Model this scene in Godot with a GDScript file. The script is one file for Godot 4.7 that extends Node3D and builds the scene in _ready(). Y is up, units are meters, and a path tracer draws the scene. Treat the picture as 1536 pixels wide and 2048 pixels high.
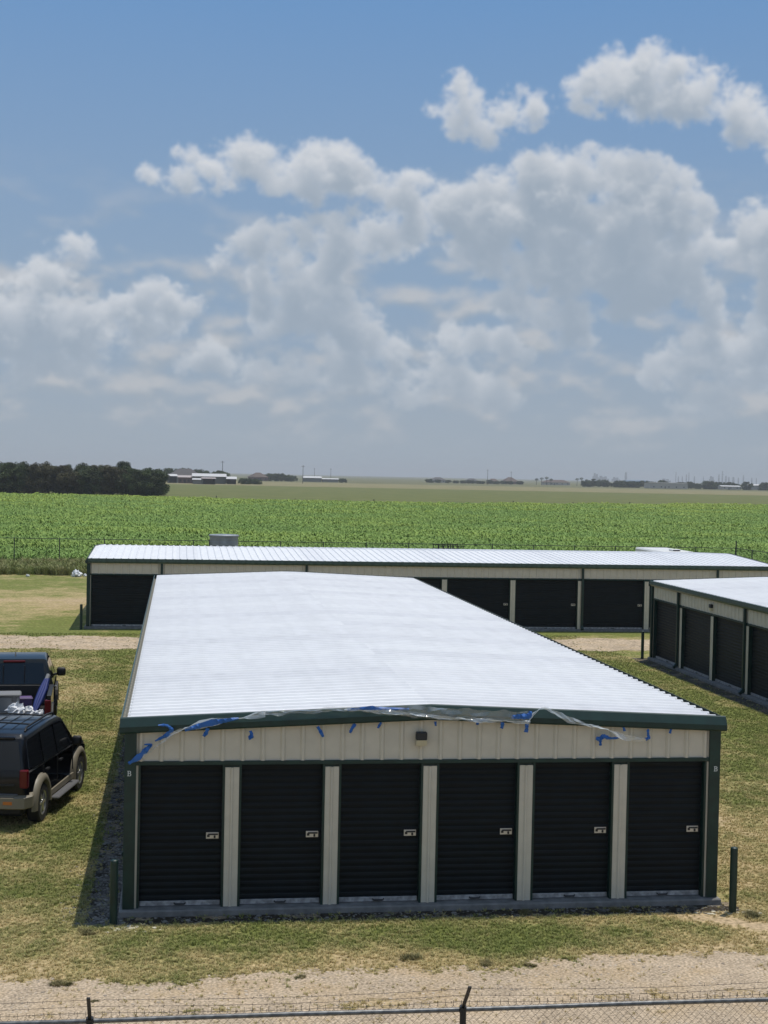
extends Node3D
# A row of self-storage buildings with white coated roofs, seen from above a chain-link fence; crop fields and haze behind.
# World: the left front corner of the nearest building is near the origin, x runs right, z towards the viewer, y = 0 is the top of its slab.

const HAZE := 0.00016
const GROUND := -0.1
const SUN_TO := Vector3(0.62, 2.95, -0.46)      # towards the sun

# Cumulus groups, each puff as azimuth, elevation, radius in degrees (azimuth from -z towards +x)
const CLOUDS := [
	[15.70,14.55,0.88, 16.83,14.98,1.08, 18.16,15.04,1.08, 19.29,14.92,0.98, 20.43,14.35,0.98, 21.55,13.78,0.88, 22.31,13.04,0.69, 17.24,14.07,0.79, 18.94,13.95,0.79, 21.39,12.98,0.59, 23.24,12.38,0.79],
	[9.71,14.10,0.43, 10.77,14.56,0.75, 11.46,14.11,0.63, 10.89,13.47,0.69, 12.07,13.11,0.65, 13.02,13.94,0.83, 13.79,14.11,0.49, 11.69,12.83,0.49],
	[-1.28,11.16,0.43, -0.52,11.10,0.65, 0.14,11.97,0.49, 0.63,11.16,0.79, 1.78,11.67,0.88, 2.74,11.89,0.88, 3.53,11.36,0.71, 4.49,11.86,0.83, 5.28,11.61,0.98, 6.25,11.63,0.88, 6.95,11.09,0.75, 4.81,10.72,0.63, 8.03,10.83,0.75, 9.00,10.94,0.75],
	[10.77,10.31,0.88, 11.93,10.89,0.98, 13.27,11.36,0.98, 14.43,11.64,0.98, 15.77,11.63,0.98, 16.92,11.71,0.88, 18.06,11.51,0.88, 19.02,10.95,0.88, 19.61,10.11,0.88, 19.82,8.99,0.88, 19.29,7.69,0.98, 20.06,6.93,0.79, 20.64,6.18,0.59, 11.19,9.18,0.98, 12.08,8.24,0.98, 12.34,9.76,1.18, 14.27,10.15,1.47, 17.15,10.14,1.47, 16.23,8.45,1.67, 14.32,8.07,1.38, 18.13,8.82,1.28, 17.79,7.32,1.18],
	[12.80,6.72,0.79, 13.97,6.31,0.79, 15.33,6.17,0.79, 16.86,6.46,0.75, 17.89,6.94,0.67, 15.34,5.59,0.79],
	[22.21,9.69,0.94, 21.78,8.78,0.79, 22.54,8.40,0.88, 20.95,8.70,0.55, 22.74,7.10,0.88, 23.69,9.11,1.18],
	[1.46,8.19,0.55, 2.42,8.70,0.69, 3.38,8.92,0.79, 4.35,9.14,0.88, 5.53,8.70,1.18, 6.89,9.11,1.18, 8.25,9.33,1.18, 9.42,9.82,0.98, 10.18,10.59,0.71, 3.80,7.31,1.18],
	[5.37,6.78,1.18, 4.60,6.18,0.88, 5.77,6.21,1.08, 6.96,5.66,0.98, 3.44,5.86,0.75, 3.04,6.29,0.55, 6.39,4.78,0.98, 8.15,4.81,0.83, 5.36,7.45,0.69],
	[-5.00,8.12,0.39, -4.16,8.37,0.59, -3.50,8.22,0.45, -5.35,7.14,0.75, -6.27,6.53,0.79, -4.61,7.17,0.65],
	[-2.91,6.27,0.69, -1.96,6.50,0.75, -1.01,6.54,0.79, -0.05,6.48,0.65, 0.52,6.40,0.43, -4.96,5.56,1.18, -6.06,5.14,1.18, -3.83,5.23,1.08, -2.33,5.48,1.18, -0.80,5.53,0.98, -5.68,4.02,1.18, -4.00,4.27,1.18, -7.53,5.54,1.38],
	[0.08,4.28,0.63, 1.14,4.41,0.75, 2.31,4.05,0.75, 3.09,3.78,0.65, 4.64,4.02,0.75, 5.82,3.85,0.83, 6.60,3.96,0.65, 7.39,3.69,0.75, 8.77,3.33,0.94],
	[10.11,5.04,0.75, 10.88,5.25,0.79, 11.67,5.17,0.69, 12.64,5.14,0.71, 13.43,4.77,0.43, 10.53,3.56,0.94, 11.71,3.19,0.88, 12.69,3.14,0.71],
	[19.00,4.24,1.08, 20.50,4.63,1.18, 21.99,4.44,1.18, 21.09,3.11,0.88, 19.79,3.04,0.88, 22.70,5.42,1.08],
]

var M := {}
var rng := RandomNumberGenerator.new()
var names := {}
var fences := {}


# ---------------------------------------------------------------- mesh building
class Geo:
	var v := PackedVector3Array()
	var n := PackedVector3Array()
	var uv := PackedVector2Array()
	var col := PackedColorArray()
	var T := Transform3D()
	var tint := Color(-1, 0, 0)

	func _put(p: Vector3, k: Vector3, t := Vector2.ZERO) -> void:
		v.append(T * p)
		n.append((T.basis * k).normalized())
		uv.append(t)
		if tint.r >= 0.0:
			col.append(tint)

	# corners counter-clockwise seen from outside
	func tri(a: Vector3, b: Vector3, c: Vector3) -> void:
		var k := (b - a).cross(c - a).normalized()
		_put(a, k); _put(c, k); _put(b, k)

	func tri_s(a: Vector3, b: Vector3, c: Vector3, na: Vector3, nb: Vector3, nc: Vector3) -> void:
		_put(a, na); _put(c, nc); _put(b, nb)

	func quad(a: Vector3, b: Vector3, c: Vector3, d: Vector3) -> void:
		tri(a, b, c)
		tri(a, c, d)

	func quad_s(a: Vector3, b: Vector3, c: Vector3, d: Vector3, na: Vector3, nb: Vector3, nc: Vector3, nd: Vector3) -> void:
		tri_s(a, b, c, na, nb, nc)
		tri_s(a, c, d, na, nc, nd)

	func quad_uv(a: Vector3, b: Vector3, c: Vector3, d: Vector3, ta: Vector2, tb: Vector2, tc: Vector2, td: Vector2) -> void:
		var k := (b - a).cross(c - a).normalized()
		_put(a, k, ta); _put(c, k, tc); _put(b, k, tb)
		_put(a, k, ta); _put(d, k, td); _put(c, k, tc)

	func box(lo: Vector3, hi: Vector3) -> void:
		var p := []
		for i in 8:
			p.append(Vector3(hi.x if i & 1 else lo.x, hi.y if i & 2 else lo.y, hi.z if i & 4 else lo.z))
		quad(p[4], p[5], p[7], p[6]); quad(p[1], p[0], p[2], p[3])
		quad(p[0], p[4], p[6], p[2]); quad(p[5], p[1], p[3], p[7])
		quad(p[6], p[7], p[3], p[2]); quad(p[0], p[1], p[5], p[4])

	# box with all edges chamfered by b
	func cbox(lo: Vector3, hi: Vector3, b: float) -> void:
		var c := (lo + hi) / 2.0
		var h := (hi - lo) / 2.0
		b = minf(b, minf(h.x, minf(h.y, h.z)) * 0.9)
		for ax in 3:
			for s in [-1.0, 1.0]:
				var e := Vector3.ZERO; var f := Vector3.ZERO; var g := Vector3.ZERO
				e[ax] = s * h[ax]; f[(ax + 1) % 3] = h[(ax + 1) % 3] - b; g[(ax + 2) % 3] = h[(ax + 2) % 3] - b
				if s > 0: quad(c + e - f - g, c + e + f - g, c + e + f + g, c + e - f + g)
				else: quad(c + e - f - g, c + e - f + g, c + e + f + g, c + e + f - g)
		for ax in 3:      # edges along ax
			var u := (ax + 1) % 3
			var w := (ax + 2) % 3
			for su in [-1.0, 1.0]:
				for sw in [-1.0, 1.0]:
					var l := Vector3.ZERO; l[ax] = h[ax] - b
					var p := Vector3.ZERO; p[u] = su * h[u]; p[w] = sw * (h[w] - b)
					var q := Vector3.ZERO; q[u] = su * (h[u] - b); q[w] = sw * h[w]
					if su * sw > 0: quad(c - l + p, c + p + l * -1.0 + (q - p), c + q + l, c + p + l)
					else: quad(c - l + p, c + p + l, c + q + l, c + q - l)
		for sx in [-1.0, 1.0]:
			for sy in [-1.0, 1.0]:
				for sz in [-1.0, 1.0]:
					var a := c + Vector3(sx * h.x, sy * (h.y - b), sz * (h.z - b))
					var d := c + Vector3(sx * (h.x - b), sy * h.y, sz * (h.z - b))
					var e := c + Vector3(sx * (h.x - b), sy * (h.y - b), sz * h.z)
					if sx * sy * sz > 0: tri(a, d, e)
					else: tri(a, e, d)

	func tube(pts: Array, r, sides := 8, caps := true) -> void:
		var rings := []
		var nor := []
		var up := Vector3(0.13, 0.97, 0.21)
		for i in pts.size():
			var d: Vector3 = (pts[mini(i + 1, pts.size() - 1)] - pts[maxi(i - 1, 0)]).normalized()
			if absf(d.dot(up)) > 0.95: up = Vector3(0.9, 0.1, 0.4)
			var x := up.cross(d).normalized()
			var y := d.cross(x)
			up = y
			var ring := []; var nn := []
			var rr: float = r[i] if r is Array else r
			for k in sides:
				var a := TAU * k / sides
				var o := x * cos(a) + y * sin(a)
				ring.append(pts[i] + o * rr); nn.append(o)
			rings.append(ring); nor.append(nn)
		for i in pts.size() - 1:
			for k in sides:
				var k2 := (k + 1) % sides
				quad_s(rings[i][k], rings[i][k2], rings[i + 1][k2], rings[i + 1][k], nor[i][k], nor[i][k2], nor[i + 1][k2], nor[i + 1][k])
		if caps:
			for k in range(1, sides - 1):
				tri(rings[0][0], rings[0][k + 1], rings[0][k])
				tri(rings[-1][0], rings[-1][k], rings[-1][k + 1])

	# profile of (radius, height) turned about y
	func lathe(prof: Array, sides := 16, flat := false) -> void:
		for i in prof.size() - 1:
			var p: Vector2 = prof[i]; var q: Vector2 = prof[i + 1]
			var dn := Vector2(q.y - p.y, p.x - q.x).normalized()
			for k in sides:
				var a := TAU * k / sides; var b := TAU * (k + 1) / sides
				var ca := Vector3(sin(a), 0, cos(a)); var cb := Vector3(sin(b), 0, cos(b))
				var na := ca * dn.x + Vector3.UP * dn.y; var nb := cb * dn.x + Vector3.UP * dn.y
				var p0 := ca * p.x + Vector3.UP * p.y; var p1 := cb * p.x + Vector3.UP * p.y
				var q0 := ca * q.x + Vector3.UP * q.y; var q1 := cb * q.x + Vector3.UP * q.y
				if p.x > 1e-5: tri_s(p0, p1, q1, na, nb, nb)
				if q.x > 1e-5: tri_s(p0, q1, q0, na, nb, na)

	# polygon in x, y pushed from z0 to z1
	func prism(poly: PackedVector2Array, z0: float, z1: float) -> void:
		if Geometry2D.is_polygon_clockwise(poly): poly.reverse()
		var m := poly.size()
		for i in m:
			var a := poly[i]; var b := poly[(i + 1) % m]
			quad(Vector3(a.x, a.y, z0), Vector3(b.x, b.y, z0), Vector3(b.x, b.y, z1), Vector3(a.x, a.y, z1))
		var t := Geometry2D.triangulate_polygon(poly)
		for i in range(0, t.size(), 3):
			var a := poly[t[i]]; var b := poly[t[i + 1]]; var c := poly[t[i + 2]]
			if (b - a).cross(c - a) < 0:
				var s := b; b = c; c = s
			tri(Vector3(a.x, a.y, z1), Vector3(b.x, b.y, z1), Vector3(c.x, c.y, z1))
			tri(Vector3(a.x, a.y, z0), Vector3(c.x, c.y, z0), Vector3(b.x, b.y, z0))

	func mesh() -> ArrayMesh:
		var m := ArrayMesh.new()
		if v.is_empty(): return m
		var a := []
		a.resize(Mesh.ARRAY_MAX)
		a[Mesh.ARRAY_VERTEX] = v; a[Mesh.ARRAY_NORMAL] = n; a[Mesh.ARRAY_TEX_UV] = uv
		if col.size() == v.size(): a[Mesh.ARRAY_COLOR] = col
		m.add_surface_from_arrays(Mesh.PRIMITIVE_TRIANGLES, a)
		return m


func numbered(called: String) -> String:
	names[called] = names.get(called, -1) + 1
	return called if names[called] == 0 else "%s_%03d" % [called, names[called]]

func thing(called: String, label: String, category: String, at := Vector3.ZERO, turn := 0.0, group := "") -> Node3D:
	var o := Node3D.new()
	o.name = numbered(called)
	add_child(o)
	o.position = at
	o.rotation.y = turn
	tag(o, label, category, group)
	return o

func tag(o: Node3D, label: String, category: String, group := "") -> void:
	o.set_meta("label", label)
	o.set_meta("category", category)
	if group: o.set_meta("group", group)

func part(parent: Node, called: String, shape, m: Material, at := Transform3D(), label := "") -> MeshInstance3D:
	var o := MeshInstance3D.new()
	o.name = numbered(called) if parent == self else called
	o.mesh = shape.mesh() if shape is Geo else shape
	o.material_override = null
	if o.mesh.get_surface_count(): o.set_surface_override_material(0, m)
	parent.add_child(o, true)
	o.transform = at
	if label: o.set_meta("label", label)
	return o

func setting(called: String, shape, m: Material, at := Transform3D()) -> MeshInstance3D:
	var o := part(self, called, shape, m, at)
	o.set_meta("kind", "structure")
	return o

func scatter(parent: Node, called: String, mesh: Mesh, m: Material, places: Array, tints = null) -> MultiMeshInstance3D:
	var mm := MultiMesh.new()
	mm.transform_format = MultiMesh.TRANSFORM_3D
	mm.use_colors = tints != null
	mm.mesh = mesh
	mm.instance_count = places.size()
	for i in places.size():
		mm.set_instance_transform(i, places[i])
		if tints != null: mm.set_instance_color(i, tints[i])
	var o := MultiMeshInstance3D.new()
	o.name = numbered(called) if parent == self else called
	o.multimesh = mm
	o.material_override = m
	parent.add_child(o, true)
	o.set_meta("kind", "stuff")
	return o

func shift(x: float, y: float, z: float, turn := 0.0) -> Transform3D:
	return Transform3D(Basis(Vector3.UP, turn), Vector3(x, y, z))


# ---------------------------------------------------------------- materials (colours are linear, real-world base values)
func lin(r: float, g: float, b: float, a := 1.0) -> Color:
	var c := Color(r, g, b).linear_to_srgb()
	c.a = a
	return c

func noise_tex(seed_: int, freq: float, lo: Color, hi: Color, size := 512, octaves := 4, kind := FastNoiseLite.TYPE_SIMPLEX_SMOOTH) -> NoiseTexture2D:
	var f := FastNoiseLite.new()
	f.seed = seed_; f.frequency = freq; f.noise_type = kind; f.fractal_octaves = octaves
	var t := NoiseTexture2D.new()
	t.width = size; t.height = size; t.seamless = true; t.noise = f
	var g := Gradient.new()
	g.set_color(0, lo); g.set_color(1, hi)
	t.color_ramp = g
	return t

func plain(key: String, c: Color, rough := 0.6, metal := 0.0, spec := 0.5) -> StandardMaterial3D:
	var m := StandardMaterial3D.new()
	m.resource_name = key
	m.albedo_color = c; m.roughness = rough; m.metallic = metal; m.metallic_specular = spec
	M[key] = m
	return m

# paint or sheet metal with faint blotches and grime
func worn(key: String, c: Color, rough: float, metal: float, scale: float, lo: float, seed_ := 1, bump := 0.0) -> StandardMaterial3D:
	var m := plain(key, c, rough, metal)
	m.albedo_texture = noise_tex(seed_, 0.012, Color(lo, lo, lo), Color(1, 1, 1), 512, 6)
	m.uv1_triplanar = true; m.uv1_world_triplanar = true
	m.uv1_scale = Vector3(scale, scale, scale)
	if bump > 0.0:
		m.heightmap_enabled = true
		m.heightmap_texture = noise_tex(seed_ + 9, 0.02, Color.BLACK, Color.WHITE, 512, 5)
		m.heightmap_scale = bump
	return m

func materials() -> void:
	worn("white_roof", lin(0.835, 0.84, 0.86), 0.5, 0.0, 0.35, 0.93, 3, 0.25)
	worn("white_roof_thin", lin(0.80, 0.805, 0.83), 0.5, 0.0, 0.35, 0.92, 14, 0.3)
	worn("white_roof_thick", lin(0.85, 0.855, 0.87), 0.48, 0.0, 0.35, 0.94, 15, 0.25)
	worn("beige", lin(0.62, 0.57, 0.465), 0.5, 0.0, 0.5, 0.95, 4)
	worn("green", lin(0.005, 0.036, 0.028), 0.45, 0.0, 0.6, 0.75, 5)
	worn("door", lin(0.0030, 0.0082, 0.0120), 0.5, 0.0, 0.5, 0.7, 6).metallic_specular = 0.33
	worn("galvanised", lin(0.42, 0.43, 0.45), 0.42, 0.55, 0.9, 0.75, 7)
	worn("concrete", lin(0.25, 0.245, 0.235), 0.9, 0.0, 0.6, 0.72, 8, 0.3)
	plain("dark_steel", lin(0.018, 0.019, 0.021), 0.5)
	plain("lettering", lin(0.75, 0.78, 0.75), 0.6)
	plain("cream", lin(0.55, 0.50, 0.36), 0.5)
	plain("tape", lin(0.02, 0.125, 0.43), 0.55)
	var film := plain("film", lin(0.9, 0.93, 0.95, 0.14), 0.06)
	film.transparency = BaseMaterial3D.TRANSPARENCY_ALPHA
	var film2 := plain("film_folded", lin(0.82, 0.88, 0.92, 0.34), 0.1)
	film2.transparency = BaseMaterial3D.TRANSPARENCY_ALPHA
	plain("black", lin(0.008, 0.008, 0.009), 0.6)
	plain("rubber", lin(0.013, 0.013, 0.014), 0.85)


# ---------------------------------------------------------------- sky: air and cumulus, marched through a small box of voxels
func air(el: float) -> Vector3:
	# clear-sky radiance against elevation in degrees
	var t := clampf(el, 0.0, 90.0)
	var low := Vector3(0.325, 0.388, 0.455)
	var mid := Vector3(0.245, 0.350, 0.490)
	var high := Vector3(0.142, 0.284, 0.520)
	var zen := Vector3(0.115, 0.225, 0.43)
	if t < 8.0: return low.lerp(mid, smoothstep(0.5, 8.0, t))
	if t < 18.0: return mid.lerp(high, (t - 8.0) / 10.0)
	return high.lerp(zen, smoothstep(18.0, 80.0, t))

func cloud_box(az0: float, el0: float, nx: int, ny: int, nz: int, step: float, dz: float, puffs: Array, cn: FastNoiseLite, cn2: FastNoiseLite) -> PackedFloat32Array:
	# rows from the top down; each column of voxels nz deep, nearest first; returns r, g, b, cover for each pixel
	var base := PackedFloat32Array()
	base.resize(nx * ny * nz)
	for p in puffs:
		var r: float = p[2] * 1.22
		var x0 := maxi(0, int((p[0] - r - az0) / step)); var x1 := mini(nx - 1, int((p[0] + r - az0) / step) + 1)
		var y0 := maxi(0, int((el0 - p[1] - r) / step)); var y1 := mini(ny - 1, int((el0 - p[1] + r) / step) + 1)
		for y in range(y0, y1 + 1):
			var ey: float = (el0 - (y + 0.5) * step - p[1]) / r
			if ey < 0.0: ey *= 1.35           # flatter undersides
			for x in range(x0, x1 + 1):
				var ex: float = (az0 + (x + 0.5) * step - p[0]) / r
				var q: float = ex * ex + ey * ey
				if q > 1.0: continue
				var at := (y * nx + x) * nz
				for z in nz:
					var ez: float = ((z + 0.5 - nz * 0.5) * dz - p[3]) / r
					var b: float = 1.0 - q - ez * ez
					if b > 0.0: base[at + z] += b * p[4]
	var rows := []
	rows.resize(ny)
	var fill := func(y: int) -> void:
		var row := PackedFloat32Array()
		row.resize(nx * nz)
		var el := el0 - (y + 0.5) * step
		var vy := el * 1.15
		for x in nx:
			var az := az0 + (x + 0.5) * step
			for z in nz:
				var b := base[(y * nx + x) * nz + z]
				if b <= 0.0: continue
				var zz := (z + 0.5) * dz
				var wx := cn2.get_noise_3d(az * 0.4 + 31.0, vy * 0.4, zz * 0.4) * 0.30
				var wy := cn2.get_noise_3d(az * 0.4, vy * 0.4 + 57.0, zz * 0.4) * 0.22
				var f := cn.get_noise_3d(az + wx, vy + wy, zz)
				var d := minf(b, 1.0) * 0.95 - 0.36 + f * 1.30
				if d > -0.35 and d < 0.6: d += cn2.get_noise_3d(az + wx, vy + wy, zz) * 0.55
				row[x * nz + z] = clampf(d * 1.5, 0.0, 1.0)
		rows[y] = row
	var job := WorkerThreadPool.add_group_task(fill, ny)
	WorkerThreadPool.wait_for_group_task_completion(job)
	# light falls from above and a little from behind
	var out := PackedFloat32Array()
	out.resize(nx * ny * 4)
	var lit := PackedFloat32Array()
	lit.resize(nx * nz)
	lit.fill(1.0)
	var soft := PackedFloat32Array()
	soft.resize(nx * nz)
	for y in ny:
		var row: PackedFloat32Array = rows[y]
		var el := el0 - (y + 0.5) * step
		var far := exp(-maxf(el, 0.0) / 3.6) * 0.85 + 0.06          # distance haze in front of low clouds
		var sky := air(el)
		for x in nx:
			var t := 1.0
			var sum_lit := 0.0
			var sum_a := 0.0
			for z in nz:
				var i := x * nz + z
				var d := row[i]
				var l := lit[i]
				if d > 0.0:
					var a := 1.0 - exp(-d * dz * 4.2)
					sum_lit += t * a * l
					sum_a += t * a
					t *= 1.0 - a
				# carry the sun on down: dense cloud eats it, clear air slowly recovers it from the sides
				soft[i] = l * exp(-d * step * 1.7) + (1.0 - l) * (0.010 + 0.06 * (1.0 - d)) * step * 6.0
			var k := (y * nx + x) * 4
			if sum_a > 0.001:
				var s := sum_lit / sum_a
				s = 0.10 * s + 0.90 * s * s * (1.6 - 0.6 * s)
				var c := Vector3(0.300, 0.360, 0.430).lerp(Vector3(0.70, 0.71, 0.73), clampf(s, 0.0, 1.0))
				c = c.lerp(sky * 1.02, clampf(far, 0.0, 1.0))
				out[k] = c.x; out[k + 1] = c.y; out[k + 2] = c.z; out[k + 3] = sum_a
		for x in nx:
			for z in nz:
				var i := x * nz + z
				var zb := mini(z + 1, nz - 1)
				var beside := (soft[maxi(x - 1, 0) * nz + z] + soft[mini(x + 1, nx - 1) * nz + z]) * 0.5
				lit[i] = clampf(lerpf(lerpf(soft[i], beside, 0.42), soft[x * nz + zb], 0.20), 0.0, 1.0)
	return out

func lay(im: Image, box: PackedFloat32Array, x0: int, y0: int, nx: int, ny: int, deg: float, el0: float, k: float, az0: float) -> void:
	var w := im.get_width()
	var veil := FastNoiseLite.new()
	veil.seed = 63; veil.noise_type = FastNoiseLite.TYPE_SIMPLEX_SMOOTH; veil.frequency = 0.9; veil.fractal_octaves = 5; veil.fractal_gain = 0.55
	for y in ny:
		var el := el0 - (y + 0.5) * deg
		var clear := air(el)
		var band := smoothstep(0.6, 2.6, el) * (1.0 - smoothstep(6.5, 12.5, el))
		for x in nx:
			var i := (y * nx + x) * 4
			var a := box[i + 3]
			# a veil of far, flat cloud low in the sky
			var ang := deg_to_rad(az0 + (x + 0.5) * deg) 
			var p := Vector3(sin(ang), 0, cos(ang)) * 16.0
			var n1 := veil.get_noise_3d(p.x, el * 0.62, p.z)
			var n2 := veil.get_noise_3d(p.x, (el + 0.45) * 0.62, p.z)
			var va := smoothstep(-0.25, 0.55, n1) * band * 0.88
			var tone := clampf(0.5 + (n1 - n2) * 2.4, 0.0, 1.0)
			var s := clear.lerp(Vector3(0.345, 0.395, 0.450).lerp(Vector3(0.480, 0.500, 0.530), tone), va)
			im.set_pixel(posmod(x0 + x, w), y0 + y, Color((s.x * (1.0 - a) + box[i] * a) * k, (s.y * (1.0 - a) + box[i + 1] * a) * k, (s.z * (1.0 - a) + box[i + 2] * a) * k))

func make_sky(k: float) -> Image:
	var cn := FastNoiseLite.new()
	cn.seed = 41; cn.noise_type = FastNoiseLite.TYPE_SIMPLEX_SMOOTH; cn.frequency = 0.62; cn.fractal_octaves = 4; cn.fractal_gain = 0.58; cn.fractal_lacunarity = 2.1
	var cn2 := FastNoiseLite.new()
	cn2.seed = 77; cn2.noise_type = FastNoiseLite.TYPE_SIMPLEX_SMOOTH; cn2.frequency = 3.4; cn2.fractal_octaves = 2; cn2.fractal_gain = 0.6
	var r := RandomNumberGenerator.new()
	r.seed = 5
	var puffs := []
	for k2 in CLOUDS.size():
		var group: Array = CLOUDS[k2]
		var thick := [0.62, 0.50, 0.62, 0.95, 0.9, 0.9, 0.70, 0.85, 0.52, 0.72, 0.8, 0.8, 0.75][k2] as float      # the upper ones are thin and torn
		for i in range(0, group.size(), 3):
			puffs.append([group[i], group[i + 1], group[i + 2] * (1.18 if thick < 0.7 else 1.06), r.randf_range(-0.5, 0.5), thick * r.randf_range(0.8, 1.15)])
	# the same kind of cumulus all round the rest of the sky
	var az := 34.0
	while az < 336.0:
		for tier in 5:
			if r.randf() < 0.25: continue
			var el := [r.randf_range(2.5, 6.0), r.randf_range(6.0, 11.0), r.randf_range(11.0, 19.0), r.randf_range(21.0, 36.0), r.randf_range(36.0, 62.0)][tier] as float
			var a := az + r.randf_range(-4.0, 4.0)
			var size := [1.0, 1.2, 1.5, 2.4, 3.4][tier] as float
			var wide := size / maxf(0.35, cos(deg_to_rad(el)))
			for j in r.randi_range(6, 14):
				puffs.append([a + r.randf_range(-3.2, 3.2) * wide, el + r.randf_range(-0.8, 1.3) * size, r.randf_range(0.6, 1.3) * size, r.randf_range(-0.5, 0.5) * size, r.randf_range(0.6, 1.0)])
		az += r.randf_range(5.5, 8.5)
	# whole sky coarse, then the part round the storage yard at full resolution
	var small := Image.create_empty(1024, 512, false, Image.FORMAT_RGBF)
	var d1 := 360.0 / 1024.0
	for y in 512:
		var c := air(90.0 - (y + 0.5) * d1) * k
		small.fill_rect(Rect2i(0, y, 1024, 1), Color(c.x, c.y, c.z))
	var top := 70.0
	var ny1 := int(top / d1)
	var y1 := 256 - ny1
	var wrapped := []
	for p in puffs: wrapped.append([wrapf(p[0], -180.0, 180.0), p[1], p[2], p[3], p[4]])
	lay(small, cloud_box(-180.0, ny1 * d1, 1024, ny1, 10, d1, 0.62, wrapped, cn, cn2), 0, y1, 1024, ny1, d1, ny1 * d1, k, -180.0)
	var big: Image = small.duplicate()
	big.resize(4096, 2048, Image.INTERPOLATE_CUBIC)
	var d2 := 360.0 / 4096.0
	var nx := 420
	var ny := int(21.0 / d2)
	var px := 2048 + int(-10.0 / d2)
	var az0 := (px - 2048) * d2
	var fine := Image.create_empty(nx, ny, false, Image.FORMAT_RGBF)
	lay(fine, cloud_box(az0, ny * d2, nx, ny, 20, d2, 0.165, wrapped, cn, cn2), 0, 0, nx, ny, d2, ny * d2, k, az0)
	for y in ny:
		for x in nx:
			var e := smoothstep(0.0, 1.0, minf(minf(x, nx - 1 - x) / 24.0, y / 16.0))
			var c := fine.get_pixel(x, y)
			big.set_pixel(px + x, 1024 - ny + y, big.get_pixel(px + x, 1024 - ny + y).lerp(c, e))
	# the picture's left edge is -z
	var turned: Image = big.duplicate()
	turned.blit_rect(big, Rect2i(2048, 0, 2048, 2048), Vector2i(0, 0))
	turned.blit_rect(big, Rect2i(0, 0, 2048, 2048), Vector2i(2048, 0))
	return turned


func _ready() -> void:
	rng.seed = 11
	# camera
	var cam := Camera3D.new()
	cam.name = "camera"
	cam.position = Vector3(0.6385, 6.60, 22.133)
	cam.rotation = Vector3(-0.02494, -0.14043, 0.02059)
	cam.fov = 38.68
	cam.near = 0.1
	cam.far = 40000.0
	add_child(cam)
	# sky, haze and exposure
	var exposure := 0.70
	var env := Environment.new()
	env.background_mode = Environment.BG_SKY
	var sm := PanoramaSkyMaterial.new()
	sm.panorama = ImageTexture.create_from_image(make_sky(1.07 / exposure))
	env.sky = Sky.new()
	env.sky.sky_material = sm
	env.tonemap_mode = Environment.TONE_MAPPER_LINEAR
	env.tonemap_exposure = exposure
	env.fog_enabled = HAZE > 0.0
	env.fog_density = HAZE
	env.fog_light_color = Color(0.97, 0.985, 1.0)
	env.sdfgi_enabled = true
	env.ssao_enabled = true
	env.ssil_enabled = true
	var we := WorldEnvironment.new()
	we.name = "environment"
	we.environment = env
	add_child(we)
	# sun: high, a little behind the buildings and to the right
	var sun := DirectionalLight3D.new()
	sun.name = "sun"
	sun.light_energy = 1.48
	sun.light_color = Color(1.0, 0.975, 0.93)
	sun.light_angular_distance = 0.55
	sun.shadow_enabled = true
	add_child(sun)
	sun.look_at_from_position(SUN_TO * 10.0, Vector3.ZERO, Vector3.FORWARD)
	materials()
	ground()
	buildings()
	fence_near()
	vehicles()
	back_yard()
	far_land()
	roof_work()
	small_things()


# ---------------------------------------------------------------- ground
var na := FastNoiseLite.new()
var nb := FastNoiseLite.new()
var nc := FastNoiseLite.new()

func set_noise() -> void:
	na.seed = 21; na.frequency = 0.22; na.noise_type = FastNoiseLite.TYPE_SIMPLEX_SMOOTH; na.fractal_octaves = 3
	nb.seed = 22; nb.frequency = 1.15; nb.noise_type = FastNoiseLite.TYPE_SIMPLEX_SMOOTH; nb.fractal_octaves = 3
	nc.seed = 23; nc.frequency = 9.0; nc.noise_type = FastNoiseLite.TYPE_SIMPLEX_SMOOTH; nc.fractal_octaves = 3

func bell(x: float, c: float, w: float) -> float:
	var t := (x - c) / w
	return exp(-t * t)

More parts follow.
